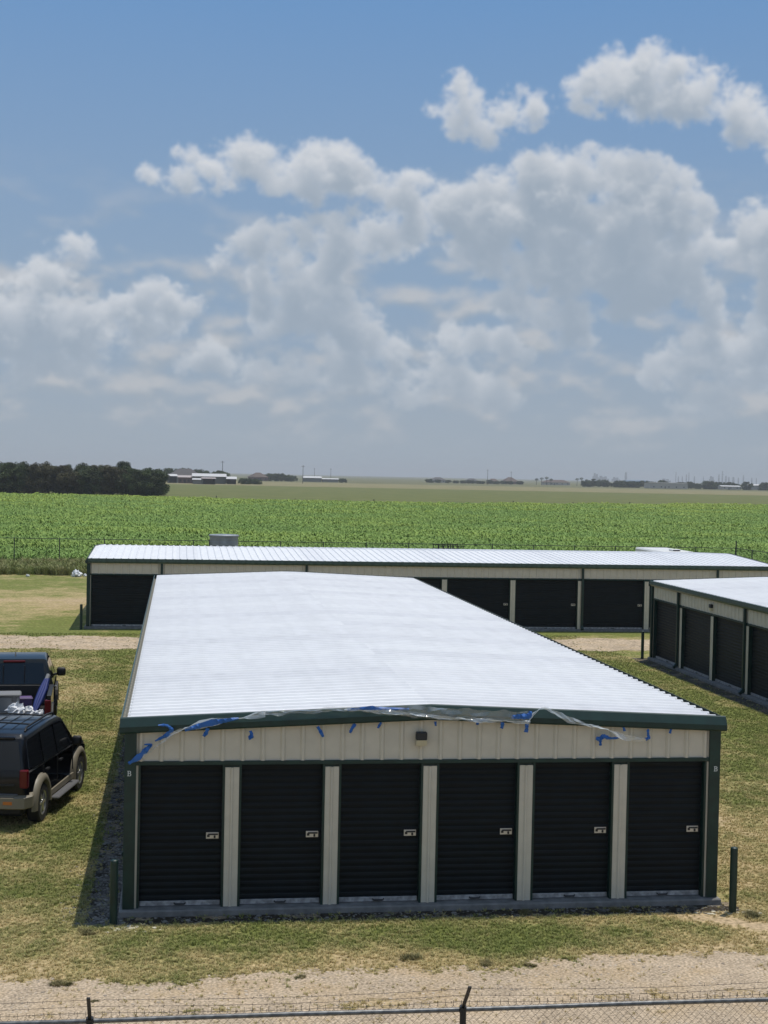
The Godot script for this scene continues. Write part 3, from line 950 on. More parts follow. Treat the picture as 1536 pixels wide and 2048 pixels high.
func roof(root: Node3D, w: float, l: float) -> void:
	var n := int(round((l + 0.06) / PANEL))
	var step := (l + 0.06) / n
	var half := w / 2.0
	# one sheet from eave to ridge; local x from the eave inwards, z along the building
	var ts := [-0.06, half * 0.25, half * 0.5, half * 0.75, half - 0.45, half - 0.30, half - 0.15, half]
	var ys := []
	var nys := []
	for t in ts:
		var q: float = half - t
		var y: float = EAVE + 0.055 + half / 24.0 - q / 24.0
		var sl := 1.0 / 24.0
		if q < 0.45:
			y = EAVE + 0.055 + half / 24.0 - (q * q + 0.2025) / (2.0 * 0.45 * 24.0)
			sl = q / 0.45 / 24.0
		ys.append(y); nys.append(sl)
	var prof := [Vector2(0, 0)]
	for i in 3:
		var c := (i + 0.5) * step / 3.0
		for o in [Vector2(-0.045, 0), Vector2(-0.018, 0.036), Vector2(0.018, 0.036), Vector2(0.045, 0)]: prof.append(Vector2(c + o.x, o.y))
	prof.append(Vector2(step, 0))
	var g := Geo.new()
	for i in prof.size() - 1:
		var a: Vector2 = prof[i]; var b: Vector2 = prof[i + 1]
		var across := Vector2(a.y - b.y, b.x - a.x).normalized()
		for j in ts.size() - 1:
			var n0 := Vector3(-nys[j], 1, 0).normalized() * across.y + Vector3(0, 0, across.x)
			var n1 := Vector3(-nys[j + 1], 1, 0).normalized() * across.y + Vector3(0, 0, across.x)
			g.quad_s(Vector3(ts[j], ys[j] + a.y, a.x), Vector3(ts[j], ys[j] + b.y, b.x), Vector3(ts[j + 1], ys[j + 1] + b.y, b.x), Vector3(ts[j + 1], ys[j + 1] + a.y, a.x), n0, n0, n1, n1)
	var sheet_mesh := g.mesh()
	for i in n:
		var coat: Array = [M.white_roof, M.white_roof_thin, M.white_roof, M.white_roof_thick]
		part(root, "roof_panel", sheet_mesh, coat[(i * 7 + i / 3) % 4], Transform3D(Basis(), Vector3(0, 0, 0.03 - (i + 1) * step)))
		part(root, "roof_panel", sheet_mesh, coat[(i * 5 + i / 4 + 1) % 4], Transform3D(Basis(Vector3.UP, PI), Vector3(w, 0, 0.03 - i * step)))
	# purlin closure under the sheets
	g = Geo.new()
	for s in 2:
		var x := 0.0 if s == 0 else w
		g.box(Vector3(x - 0.012 if s == 0 else x - 0.012, EAVE - 0.12, -l), Vector3(x + 0.012, EAVE + 0.05, 0))
	part(root, "eave_closure", g, M.green)
	# rake trims: bottom return, face, bevelled top
	for e in 2:
		var zf := 1.0 if e == 0 else -1.0
		var z0 := 0.0 if e == 0 else -l
		for s in 2:
			var pr := [Vector2(0.032, -0.19), Vector2(0.10, -0.19), Vector2(0.125, -0.165), Vector2(0.125, -0.09), Vector2(0.055, 0.032), Vector2(0.02, 0.045), Vector2(0.02, 0.02), Vector2(0.032, -0.02)]
			g = Geo.new()
			var xa := -0.165 if s == 0 else half + 0.0
			var xb := half if s == 0 else w + 0.165
			var ya := EAVE + 0.055 + (-0.005 if s == 0 else half / 24.0)
			var yb := EAVE + 0.055 + (half / 24.0 if s == 0 else -0.005)
			for i in pr.size():
				var p: Vector2 = pr[i]; var q: Vector2 = pr[(i + 1) % pr.size()]
				var a := Vector3(xa, ya + p.y, z0 + zf * p.x); var b := Vector3(xb, yb + p.y, z0 + zf * p.x)
				var c := Vector3(xb, yb + q.y, z0 + zf * q.x); var d := Vector3(xa, ya + q.y, z0 + zf * q.x)
				if zf > 0: g.quad(a, b, c, d)
				else: g.quad(d, c, b, a)
			var tr := Geometry2D.triangulate_polygon(PackedVector2Array(pr))
			for i in range(0, tr.size(), 3):
				for side in 2:
					var xx := xa if side == 0 else xb
					var yy := ya if side == 0 else yb
					var t3 := []
					for k in 3: t3.append(Vector3(xx, yy + pr[tr[i + k]].y, z0 + zf * pr[tr[i + k]].x))
					var out := Vector3(-1, 0, 0) if side == 0 else Vector3(1, 0, 0)
					if (t3[1] - t3[0]).cross(t3[2] - t3[0]).dot(out) < 0: t3.reverse()
					g.tri(t3[0], t3[1], t3[2])
			part(root, "rake_trim", g, M.green)
	# gutters, open on top
	for s in 2:
		var pr := PackedVector2Array([Vector2(0.03, 0.0), Vector2(0.03, -0.185), Vector2(0.115, -0.185), Vector2(0.16, -0.12), Vector2(0.16, 0.006), Vector2(0.135, 0.014), Vector2(0.135, 0.006), Vector2(0.155, -0.002), Vector2(0.155, -0.116), Vector2(0.112, -0.18), Vector2(0.035, -0.18), Vector2(0.035, 0.0)])
		g = Geo.new()
		if s == 0:
			for i in pr.size(): pr[i].x = -pr[i].x
		g.prism(pr, -l - 0.018, 0.018)
		part(root, "gutter", g, M.gutter, Transform3D(Basis(), Vector3(0 if s == 0 else w, EAVE + 0.066, 0)))
		g = Geo.new()
		var sx := -1.0 if s == 0 else 1.0
		g.box(Vector3(minf(sx * 0.037, sx * 0.11), -0.176, -l - 0.016), Vector3(maxf(sx * 0.037, sx * 0.11), -0.128, 0.016))
		g.box(Vector3(minf(sx * 0.111, sx * 0.153), -0.114, -l - 0.016), Vector3(maxf(sx * 0.111, sx * 0.153), -0.108, 0.016))
		part(root, "gutter_lining", g, M.gutter_dust, Transform3D(Basis(), Vector3(0 if s == 0 else w, EAVE + 0.066, 0)))

func downspout(root: Node3D, f: Transform3D, x: float) -> void:
	var g := Geo.new()
	g.cbox(Vector3(x - 0.05, 0.06, 0.034), Vector3(x + 0.05, EAVE - 0.12, 0.115), 0.008)
	part(root, "downspout", g, M.green, f)
	g = Geo.new()
	g.prism(PackedVector2Array([Vector2(0.03, 0.16), Vector2(0.115, 0.16), Vector2(0.22, 0.04), Vector2(0.19, -0.03), Vector2(0.03, 0.06)]), -0.052, 0.052)
	part(root, "downspout_elbow", g, M.green, f * Transform3D(Basis(Vector3(0, 0, 1), Vector3.UP, Vector3(-1, 0, 0)), Vector3(x, 0, 0)))

func wall_light(root: Node3D, f: Transform3D, x: float, y: float) -> void:
	var g := Geo.new()
	g.cbox(Vector3(x - 0.085, y + 0.0, 0.03), Vector3(x + 0.085, y + 0.125, 0.13), 0.012)
	part(root, "lamp_housing", g, M.dark_steel, f)
	g = Geo.new()
	g.prism(PackedVector2Array([Vector2(0.03, 0.0), Vector2(0.03, -0.10), Vector2(0.09, -0.09), Vector2(0.125, 0.0)]), -0.08, 0.08)
	part(root, "lamp_lens", g, M.cream, f * Transform3D(Basis(Vector3(0, 0, 1), Vector3.UP, Vector3(-1, 0, 0)), Vector3(x, y, 0)))

func bays(length: float, count: int, gap: float) -> Array:
	var out := []
	for i in count:
		var a := i * length / count + gap; var b := (i + 1) * length / count - gap
		if i == 0: a = maxf(a, 0.15)
		if i == count - 1: b = minf(b, length - 0.15)
		out.append([a, b])
	return out

func storage(label: String, at: Vector3, turn: float, w: float, l: float, front: Array, back: Array, left: Array, right: Array, fine: bool) -> Node3D:
	var root := thing("storage_building", label, "building", at, turn)
	var ff := Transform3D()
	var fb := Transform3D(Basis(Vector3.UP, PI), Vector3(w, 0, -l))
	var fl := Transform3D(Basis(Vector3.UP, -PI / 2.0), Vector3(0, 0, -l))
	var fr := Transform3D(Basis(Vector3.UP, PI / 2.0), Vector3(w, 0, 0))
	wall(root, ff, w, true, front, fine)
	wall(root, fb, w, true, back, false)
	wall(root, fl, l, false, left, false)
	wall(root, fr, l, false, right, false)
	corner(root, Vector3(0, 0, 0), -1, 1); corner(root, Vector3(w, 0, 0), 1, 1)
	corner(root, Vector3(0, 0, -l), -1, -1); corner(root, Vector3(w, 0, -l), 1, -1)
	roof(root, w, l)
	var g := Geo.new()
	g.cbox(Vector3(-0.14, -0.32, -l - 0.14), Vector3(w + 0.14, -0.001, 0.14), 0.02)
	part(root, "slab", g, M.concrete)
	root.set_meta("frames", [ff, fb, fl, fr])
	return root

func buildings() -> void:
	worn("bar", lin(0.52, 0.52, 0.53), 0.5, 0.1, 1.2, 0.6, 12)
	plain("latch", lin(0.60, 0.59, 0.55), 0.35, 0.6)
	worn("gutter_dust", lin(0.40, 0.40, 0.35), 0.8, 0.0, 3.0, 0.45, 16)
	worn("gutter", lin(0.07, 0.12, 0.10), 0.4, 0.0, 0.8, 0.7, 13)
	# nearest building
	var w := 9.144
	var l := 30.48
	var near_front := []
	for i in 6:
		near_front.append([0.150 if i == 0 else i * 1.524 + 0.142, w - 0.150 if i == 5 else (i + 1) * 1.524 - 0.142])
	var side := bays(l, 10, 0.16)
	var b := storage("nearest storage building with six dark roll-up doors under a white roof", Vector3(0.0, 0, 0), 0.0, w, l, near_front, [], side, side, true)
	var fr: Array = b.get_meta("frames")
	for s in 2:
		var t := TextMesh.new()
		t.text = "B"
		var sf := SystemFont.new()
		sf.font_names = PackedStringArray(["Droid Serif"])
		t.font = sf
		t.font_size = 64
		t.pixel_size = 0.0017
		t.depth = 0.004
		part(b, "letter", t, M.lettering, shift(-0.015 if s == 0 else w + 0.018, 2.055, 0.059))
	wall_light(b, fr[0], 4.41, 2.545)
	for x in [27.4, 15.3, 3.1]: downspout(b, fr[2], x)
	for x in [3.1, 15.3, 27.4]: downspout(b, fr[3], x)
	# building to the right, parallel to the first
	var c := storage("white roofed storage building on the right seen along its row of doors", Vector3(18.34, 0, 0), 0.0, w, l, near_front, [], side, side, false)
	fr = c.get_meta("frames")
	for x in [2.93, 9.08, 15.2, 21.3, 27.4]: downspout(c, fr[2], x)
	wall_light(c, fr[2], 6.15, 2.42)
	# long building across the back
	var aw := 11.6
	var along := bays(l, 10, 0.145)
	var a := storage("long white roofed storage building standing crossways at the back", Vector3(27.43, 0, -40.3), PI / 2.0, aw, l, [], [], along, along, false)
	fr = a.get_meta("frames")
	for x in [3.06, 9.2, 21.42, 27.62]: downspout(a, fr[2], x)


# ---------------------------------------------------------------- fences
func link_wire(height: float, thick: float, sides: int) -> ArrayMesh:
	# one zigzag strand of chain link, 72 mm diamonds, its cut end standing up at the top
	var g := Geo.new()
	var pts := []
	var n := int(height / 0.0362)
	for k in n + 1:
		pts.append(Vector3(0.0185 if k % 2 == 0 else -0.0185, k * 0.0362, 0.003 if k % 2 == 0 else -0.003))
	pts.append(Vector3(pts[-1].x, pts[-1].y + 0.045, 0.0))
	g.tube(pts, thick, sides, false)
	return g.mesh()

func fence_near() -> void:
	worn("old_zinc", lin(0.23, 0.235, 0.24), 0.45, 0.5, 2.0, 0.6, 40)
	plain("rusty_wire", lin(0.085, 0.07, 0.06), 0.7, 0.2)
	plain("black_post", lin(0.012, 0.013, 0.015), 0.5)
	var z := 9.32
	var top := 1.80
	var o := thing("chain_link_fence", "chain-link fence with barbed wire arms in the foreground", "fence", Vector3(0, GROUND, z))
	top -= GROUND
	var x0 := -3.345; var x1 := 9.86
	var g := Geo.new()
	var rail := []
	for i in 14: rail.append(Vector3(lerpf(x0, x1, i / 13.0), top + 0.004 * sin(i * 1.7), 0))
	g.tube(rail, 0.0215, 10)
	part(o, "top_rail", g, M.old_zinc)
	for i in 5:
		var x := -3.345 + i * 3.301
		g = Geo.new()
		g.tube([Vector3(x, -0.25, 0.035), Vector3(x, top + 0.03, 0.035)], 0.03, 12)
		part(o, "post", g, M.black_post)
		g = Geo.new()
		g.tube([Vector3(x, top - 0.02, 0.02), Vector3(x, top + 0.04, 0.03)], 0.033, 10)
		g.T = Transform3D(Basis(Vector3.RIGHT, PI / 4.0), Vector3(x, top + 0.03, 0.035))
		g.cbox(Vector3(-0.016, -0.01, -0.012), Vector3(0.016, 0.40, 0.006), 0.004)
		g.T = Transform3D()
		part(o, "barbed_arm", g, M.black_post)
	var wire := link_wire(1.93, 0.0017, 4)
	var count := int((x1 - x0) / 0.03625)
	var others := []
	for i in count:
		var x := x0 + (i + 0.5) * 0.03625
		var t := Transform3D(Basis() if i % 2 == 0 else Basis(Vector3.UP, PI), Vector3(x, 0.01, -0.024))
		if x > -1.7 and x < 7.3: part(o, "wire", wire, M.rusty_wire, t)
		else: others.append(t)
	scatter(o, "wire_mesh", wire, M.rusty_wire, others)
	var r := RandomNumberGenerator.new()
	r.seed = 400
	for k in 3:
		g = Geo.new()
		var t := 0.12 + k * 0.125
		var y := top + 0.03 + t * 0.7071 * 1.0
		var zz := 0.035 + t * 0.7071
		for s in 4:
			var pts := []
			for j in 9:
				var u := j / 8.0
				pts.append(Vector3(x0 + (s + u) * 3.301, y - 0.03 * sin(u * PI) * (0.6 + 0.3 * s), zz))
			g.tube(pts, 0.0021, 4, false)
		var x := x0
		while x < x1:
			var dip := 0.03 * sin(fposmod((x - x0) / 3.301, 1.0) * PI) * 0.9
			for j in 2:
				var d := Vector3(r.randf_range(-0.3, 0.3), r.randf_range(-1, 1), r.randf_range(-1, 1)).normalized() * 0.014
				g.tube([Vector3(x, y - dip, zz) - d, Vector3(x, y - dip, zz) + d], 0.0016, 3, false)
			x += 0.127
		part(o, "barbed_wire", g, M.rusty_wire)

func back_fence() -> void:
	plain("fence_green", lin(0.035, 0.045, 0.04), 0.6)
	var o := thing("chain_link_fence", "long chain-link fence along the crop field behind the buildings", "fence", Vector3(0, GROUND, -80.3))
	var g := Geo.new()
	g.tube([Vector3(-46.9, 1.9, 0), Vector3(41.3, 1.9, 0), Vector3(41.3, 1.9, 52)], 0.022, 6)
	part(o, "top_rail", g, M.fence_green)
	var line := Geo.new()
	line.tube([Vector3(0, -0.2, 0), Vector3(0, 1.93, 0)], 0.034, 8)
	line.lathe([Vector2(0.036, 1.93), Vector2(0.0, 1.97)], 8)
	var post := line.mesh()
	for i in 30: part(o, "post", post, M.fence_green, shift(-46.9 + i * 3.04, 0, 0))
	for i in 17: part(o, "post", post, M.fence_green, shift(41.3, 0, 3.04 + i * 3.04))
	g = Geo.new()
	g.tube([Vector3(0, -0.2, 0), Vector3(0, 2.45, 0)], 0.05, 10)
	part(o, "corner_post", g, M.fence_green, shift(41.3, 0, 0))
	var places := []
	for i in 2432: places.append(Transform3D(Basis() if i % 2 == 0 else Basis(Vector3.UP, PI), Vector3(-46.9 + (i + 0.5) * 0.03625, 0.02, 0.03)))
	for i in 1400: places.append(Transform3D(Basis(Vector3.UP, PI / 2.0) if i % 2 == 0 else Basis(Vector3.UP, -PI / 2.0), Vector3(41.27, 0.02, (i + 0.5) * 0.03625)))
	scatter(o, "wire_mesh", link_wire(1.88, 0.0017, 3), M.fence_green, places)


# ---------------------------------------------------------------- vehicles (local: -z ahead, x right, y up, origin on the ground)
# side outline in (ahead, up) pushed across the width, its edges rounded, then bent by warp
func body(poly: Array, hw: float, b: float, warp: Callable, smooth_deg := 38.0) -> Geo:
	var pv := PackedVector2Array(poly)
	if Geometry2D.is_polygon_clockwise(pv): pv.reverse()
	var m := pv.size()
	var ins := [[], [], []]
	for i in m:
		var a := pv[posmod(i - 1, m)]; var c := pv[i]; var d := pv[(i + 1) % m]
		var n := ((c - a).normalized().orthogonal() + (d - c).normalized().orthogonal()).normalized()
		ins[0].append(c); ins[1].append(c + n * b * 0.3 * -1.0); ins[2].append(c + n * b * -1.0)
	# make sure the inset goes inwards
	if Geometry2D.is_point_in_polygon(ins[2][0], pv) == false:
		for i in m:
			ins[1][i] = pv[i] * 2.0 - ins[1][i]; ins[2][i] = pv[i] * 2.0 - ins[2][i]
	var levels := [[-hw, 2], [-hw + b * 0.3, 1], [-hw + b, 0], [hw - b, 0], [hw - b * 0.3, 1], [hw, 2]]
	var g := Geo.new()
	var at := func(l: int, i: int) -> Vector3:
		var p: Vector2 = ins[levels[l][1]][i]
		return warp.call(Vector3(levels[l][0], p.y, -p.x))
	for l in levels.size() - 1:
		for i in m:
			var j := (i + 1) % m
			g.quad(at.call(l, i), at.call(l + 1, i), at.call(l + 1, j), at.call(l, j))
	var tr := Geometry2D.triangulate_polygon(PackedVector2Array(ins[2]))
	for s in [0, 5]:
		for i in range(0, tr.size(), 3):
			var q := [at.call(s, tr[i]), at.call(s, tr[i + 1]), at.call(s, tr[i + 2])]
			var out: float = -1.0 if s == 0 else 1.0
			if (q[1] - q[0]).cross(q[2] - q[0]).x * out < 0: q.reverse()
			g.tri(q[0], q[1], q[2])
	# quads above may face inwards: check one
	orient(g)
	soften(g, smooth_deg)
	return g

func orient(g: Geo) -> void:
	var vol := 0.0
	var sides := g.v.size() / 3
	for t in sides:
		vol += g.v[t * 3].dot(g.v[t * 3 + 2].cross(g.v[t * 3 + 1]))
	if vol < 0.0:
		for t in sides:
			var s := g.v[t * 3 + 1]; g.v[t * 3 + 1] = g.v[t * 3 + 2]; g.v[t * 3 + 2] = s
			for k in 3: g.n[t * 3 + k] = -g.n[t * 3 + k]

func soften(g: Geo, deg: float) -> void:
	var at := {}
	for i in g.v.size():
		var k := Vector3i((g.v[i] * 2000.0).round())
		if not at.has(k): at[k] = []
		at[k].append(i)
	var face := g.n.duplicate()
	var c := cos(deg_to_rad(deg))
	for k in at:
		for i in at[k]:
			var s := Vector3.ZERO
			for j in at[k]:
				if face[i].dot(face[j]) > c: s += face[j]
			g.n[i] = s.normalized()

func arch(c: Vector2, r: float, from_front: bool) -> Array:
	var out := []
	for i in 9:
		var a := PI * i / 8.0
		if not from_front: a = PI - a
		out.append(c + Vector2(cos(a), sin(a)) * r)
	return out

# a flat panel on the flank: outline in (ahead, up), laid just outside the warped surface
func flank(poly: Array, hw: float, thick: float, warp: Callable, side: float) -> Geo:
	var g := Geo.new()
	var pv := PackedVector2Array(poly)
	var tr := Geometry2D.triangulate_polygon(pv)
	var outer := []; var inner := []
	for p in pv:
		outer.append(warp.call(Vector3(side * hw, p.y, -p.x)) + Vector3(side * thick, 0, 0))
		inner.append(warp.call(Vector3(side * hw, p.y, -p.x)) - Vector3(side * 0.02, 0, 0))
	for i in range(0, tr.size(), 3):
		var q := [outer[tr[i]], outer[tr[i + 1]], outer[tr[i + 2]]]
		if (q[1] - q[0]).cross(q[2] - q[0]).x * side < 0: q.reverse()
		g.tri(q[0], q[1], q[2])
	for i in pv.size():
		var j := (i + 1) % pv.size()
		g.quad(outer[i], outer[j], inner[j], inner[i])
	return g

func wheel(root: Node3D, x: float, z: float, r: float, w: float, rim: Material) -> void:
	var d := Node3D.new()
	d.name = "wheel"
	root.add_child(d, true)
	var s := signf(x)
	d.transform = Transform3D(Basis(Vector3(0, 0, 1), -s * PI / 2.0), Vector3(x, r, z))      # local y points outwards
	var g := Geo.new()
	var h := w / 2.0
	g.lathe([Vector2(r * 0.60, -h), Vector2(r * 0.92, -h), Vector2(r * 0.99, -h * 0.75), Vector2(r, -h * 0.4), Vector2(r, h * 0.4), Vector2(r * 0.99, h * 0.75), Vector2(r * 0.92, h), Vector2(r * 0.64, h * 0.98), Vector2(r * 0.62, h * 0.8)], 28)
	part(d, "tyre", g, M.rubber)
	g = Geo.new()
	g.lathe([Vector2(r * 0.63, h * 0.92), Vector2(r * 0.60, h * 0.95), Vector2(r * 0.565, h * 0.85), Vector2(r * 0.55, h * 0.2), Vector2(0, h * 0.2)], 28)
	for i in 6:
		g.T = Transform3D(Basis(Vector3.UP, i * TAU / 6.0), Vector3.ZERO)
		g.cbox(Vector3(-r * 0.095, h * 0.5, r * 0.08), Vector3(r * 0.095, h * 0.86, r * 0.58), 0.012)
	g.T = Transform3D()
	g.lathe([Vector2(r * 0.17, h * 0.5), Vector2(r * 0.17, h * 0.9), Vector2(r * 0.12, h * 0.96), Vector2(0, h * 0.97)], 14)
	part(d, "rim", g, rim)

func paint(key: String, c: Color, rough: float) -> StandardMaterial3D:
	var m := plain(key, c, rough, 0.0)
	m.clearcoat_enabled = true
	m.clearcoat = 0.55
	m.clearcoat_roughness = 0.05
	m.metallic_specular = 0.3
	return m

func vehicles() -> void:
	paint("navy", lin(0.0030, 0.0038, 0.0068), 0.35)
	paint("charcoal", lin(0.008, 0.0105, 0.011), 0.35)
	plain("tan_trim", lin(0.22, 0.195, 0.145), 0.5)
	plain("vehicle_glass", lin(0.006, 0.007, 0.009), 0.06, 0.0, 0.5)
	plain("lamp_red", lin(0.13, 0.006, 0.010), 0.2)
	plain("lamp_amber", lin(0.55, 0.17, 0.03), 0.3)
	plain("alloy", lin(0.55, 0.55, 0.56), 0.3, 0.85)
	plain("chrome", lin(0.55, 0.55, 0.55), 0.2, 0.9)
	plain("grey_plastic", lin(0.11, 0.11, 0.115), 0.6)
	suv()
	pickup()

func rack_tube(o: Node3D, called: String, pts: Array, r: float, m: Material) -> void:
	var g := Geo.new()
	g.tube(pts, r, 8)
	part(o, called, g, m)

func suv() -> void:
	var o := thing("sport_utility_vehicle", "dark navy sport utility vehicle with tan fender flares parked on the grass", "car", Vector3(-2.45, GROUND, -7.55), -0.185)
	var hw := 0.905
	var warp := func(p: Vector3) -> Vector3:
		var k := 1.0 - 0.17 * smoothstep(1.0, 1.85, p.y)
		var zz: float = absf(p.z) / 2.2
		k *= 1.0 - 0.10 * pow(zz, 4.5)
		return Vector3(p.x * k, p.y, p.z)
	var R := Vector2(-1.36, 0.37); var F := Vector2(1.42, 0.37)
	var side := [Vector2(-2.12, 0.47), Vector2(-2.155, 0.76), Vector2(-2.14, 1.06), Vector2(-2.06, 1.45), Vector2(-1.99, 1.68), Vector2(-1.88, 1.755), Vector2(-1.2, 1.79), Vector2(-0.4, 1.795), Vector2(0.25, 1.765), Vector2(0.5, 1.70), Vector2(0.82, 1.42), Vector2(1.12, 1.13), Vector2(1.28, 1.085), Vector2(1.8, 1.03), Vector2(2.12, 0.95), Vector2(2.24, 0.80), Vector2(2.25, 0.5), Vector2(2.16, 0.38), Vector2(1.9, 0.38)]
	side.append_array(arch(F, 0.44, true))
	side.append_array([Vector2(0.9, 0.34), Vector2(-0.85, 0.34)])
	side.append_array(arch(R, 0.44, true))
	side.append(Vector2(-1.9, 0.42))
	part(o, "body", body(side, hw, 0.12, warp), M.navy)
	# glass
	for s in [-1.0, 1.0]:
		for w in [[Vector2(-0.28, 1.10), Vector2(0.78, 1.10), Vector2(0.70, 1.22), Vector2(0.33, 1.62), Vector2(-0.25, 1.65)],
				[Vector2(-1.22, 1.10), Vector2(-0.36, 1.10), Vector2(-0.33, 1.65), Vector2(-1.16, 1.66)],
				[Vector2(-2.02, 1.13), Vector2(-1.30, 1.10), Vector2(-1.24, 1.66), Vector2(-1.90, 1.63), Vector2(-1.95, 1.5)]]:
			part(o, "side_window", flank(w, hw - 0.004, 0.005, warp, s), M.vehicle_glass)
		part(o, "belt_trim", flank([Vector2(-2.06, 1.065), Vector2(0.9, 1.06), Vector2(0.9, 1.085), Vector2(-2.06, 1.09)], hw, 0.006, warp, s), M.grey_plastic)
		part(o, "door_cladding", flank([Vector2(-0.83, 0.38), Vector2(0.88, 0.38), Vector2(0.88, 0.49), Vector2(-0.80, 0.48)], hw, 0.014, warp, s), M.tan_trim)
		for x in [-0.31, -1.26, 0.86]:
			part(o, "door_seam", flank([Vector2(x - 0.006, 0.56 if x > -1.2 else 0.9), Vector2(x + 0.006, 0.56 if x > -1.2 else 0.9), Vector2(x + 0.006, 1.06), Vector2(x - 0.006, 1.06)], hw, 0.002, warp, s), M.black)
		for x in [-0.12, -1.05]:
			part(o, "door_handle", flank([Vector2(x - 0.09, 0.93), Vector2(x + 0.09, 0.93), Vector2(x + 0.09, 0.965), Vector2(x - 0.09, 0.965)], hw, 0.03, warp, s), M.black)
		for c in [R, F]:
			var g := Geo.new()
			var k := hw * (0.985 if c == R else 0.975)
			for i in 12:
				var a := lerpf(-0.12, PI + 0.12, i / 12.0); var b := lerpf(-0.12, PI + 0.12, (i + 1) / 12.0)
				var ring := []
				for t in [a, b]:
					var dir := Vector3(0, sin(t), -cos(t))
					var cc := Vector3(0, c.y, -c.x)
					ring.append([cc + dir * 0.425 + Vector3(s * (k - 0.05), 0, 0), cc + dir * 0.43 + Vector3(s * (k + 0.05), 0, 0), cc + dir * 0.47 + Vector3(s * (k + 0.06), 0, 0), cc + dir * 0.545 + Vector3(s * (k + 0.02), 0, 0), cc + dir * 0.56 + Vector3(s * (k - 0.04), 0, 0)])
				for j in 4:
					if s > 0: g.quad(ring[0][j], ring[1][j], ring[1][j + 1], ring[0][j + 1])
					else: g.quad(ring[0][j], ring[0][j + 1], ring[1][j + 1], ring[1][j])
			soften(g, 50.0)
			part(o, "fender_flare", g, M.tan_trim)
		# step board
		var st := Geo.new()
		st.cbox(Vector3(s * (hw + 0.075) - 0.085, 0.30, -0.80), Vector3(s * (hw + 0.075) + 0.085, 0.355, 0.80), 0.02)
		part(o, "running_board", st, M.grey_plastic)
		var mi := Geo.new()
		mi.cbox(Vector3(s * 1.02 - 0.11, 1.08, -0.78), Vector3(s * 1.02 + 0.09, 1.27, -0.67), 0.035)
		mi.cbox(Vector3(s * 0.90 - 0.06, 1.09, -0.78), Vector3(s * 0.90 + 0.06, 1.14, -0.71), 0.01)
		soften(mi, 50.0)
		part(o, "mirror", mi, M.black)
		# tail lamp
		var lp := Geo.new()
		lp.cbox(Vector3(s * 0.76 - 0.075, 0.79, 2.06), Vector3(s * 0.76 + 0.085, 1.13, 2.165), 0.02)
		part(o, "tail_lamp", lp, M.lamp_red)
		rack_tube(o, "roof_rail", [Vector3(s * 0.64, 1.76, 1.70), Vector3(s * 0.64, 1.83, 1.60), Vector3(s * 0.64, 1.845, 0.2), Vector3(s * 0.63, 1.81, -0.25), Vector3(s * 0.63, 1.75, -0.33)], 0.02, M.black)
		wheel(o, s * (hw - 0.10), 1.36, 0.37, 0.235, M.alloy)
		wheel(o, s * (hw - 0.10), -1.42, 0.37, 0.235, M.alloy)
	for z in [1.35, 0.35]: rack_tube(o, "roof_crossbar", [Vector3(-0.64, 1.845, z), Vector3(0, 1.865, z), Vector3(0.64, 1.845, z)], 0.017, M.black)
	for i in 4:
		var g := Geo.new()
		var x := -0.36 + i * 0.24
		g.tube([Vector3(x, 1.782, 1.6), Vector3(x, 1.799, 1.0), Vector3(x, 1.803, 0.1)], 0.007, 4)
		part(o, "roof_rib", g, M.black)
	# tailgate: glass, seam, badge strip
	var bk := Geo.new()
	bk.quad(Vector3(-0.70, 1.13, 2.135), Vector3(0.70, 1.13, 2.135), Vector3(0.62, 1.63, 2.03), Vector3(-0.62, 1.63, 2.03))
	part(o, "rear_window", bk, M.vehicle_glass)
	bk = Geo.new()
	bk.cbox(Vector3(-0.60, 0.82, 2.13), Vector3(0.60, 0.86, 2.165), 0.008)
	part(o, "tailgate_trim", bk, M.black)
	bk = Geo.new()
	bk.cbox(Vector3(-0.56, 1.66, 1.96), Vector3(0.56, 1.72, 2.05), 0.02)
	part(o, "rear_spoiler", bk, M.navy)
	# rear bumper with step and reflectors
	bk = Geo.new()
	var bp := [Vector2(-0.885, 1.86), Vector2(-0.90, 2.02), Vector2(-0.80, 2.21), Vector2(-0.6, 2.255), Vector2(0.6, 2.255), Vector2(0.80, 2.21), Vector2(0.90, 2.02), Vector2(0.885, 1.86)]
	for i in bp.size() - 1:
		var a: Vector2 = bp[i]; var b: Vector2 = bp[i + 1]
		var ys := [0.40, 0.43, 0.62, 0.66]
		var inn := [0.97, 1.0, 1.0, 0.965]
		for j in 3: bk.quad(Vector3(a.x * inn[j], ys[j], a.y * inn[j]), Vector3(b.x * inn[j], ys[j], b.y * inn[j]), Vector3(b.x * inn[j + 1], ys[j + 1], b.y * inn[j + 1]), Vector3(a.x * inn[j + 1], ys[j + 1], a.y * inn[j + 1]))
		bk.quad(Vector3(a.x * 0.965, 0.66, a.y * 0.965), Vector3(b.x * 0.965, 0.66, b.y * 0.965), Vector3(b.x * 0.9, 0.665, 1.9), Vector3(a.x * 0.9, 0.665, 1.9))
	soften(bk, 30.0)
	part(o, "rear_bumper", bk, M.tan_trim)
	bk = Geo.new()
	bk.cbox(Vector3(-0.66, 0.655, 2.06), Vector3(0.66, 0.685, 2.19), 0.008)
	part(o, "bumper_step", bk, M.grey_plastic)
	bk = Geo.new()
	bk.cbox(Vector3(-0.62, 0.63, 2.25), Vector3(0.62, 0.645, 2.258), 0.003)
	part(o, "bumper_line", bk, M.black)
	for s in [-1.0, 1.0]:
		bk = Geo.new()
		bk.cbox(Vector3(s * 0.50 - 0.085, 0.50, 2.25), Vector3(s * 0.50 + 0.085, 0.56, 2.263), 0.004)
		part(o, "reflector", bk, M.lamp_amber)
	bk = Geo.new()
	bk.cbox(Vector3(-0.16, 0.46, 2.25), Vector3(0.16, 0.61, 2.262), 0.004)
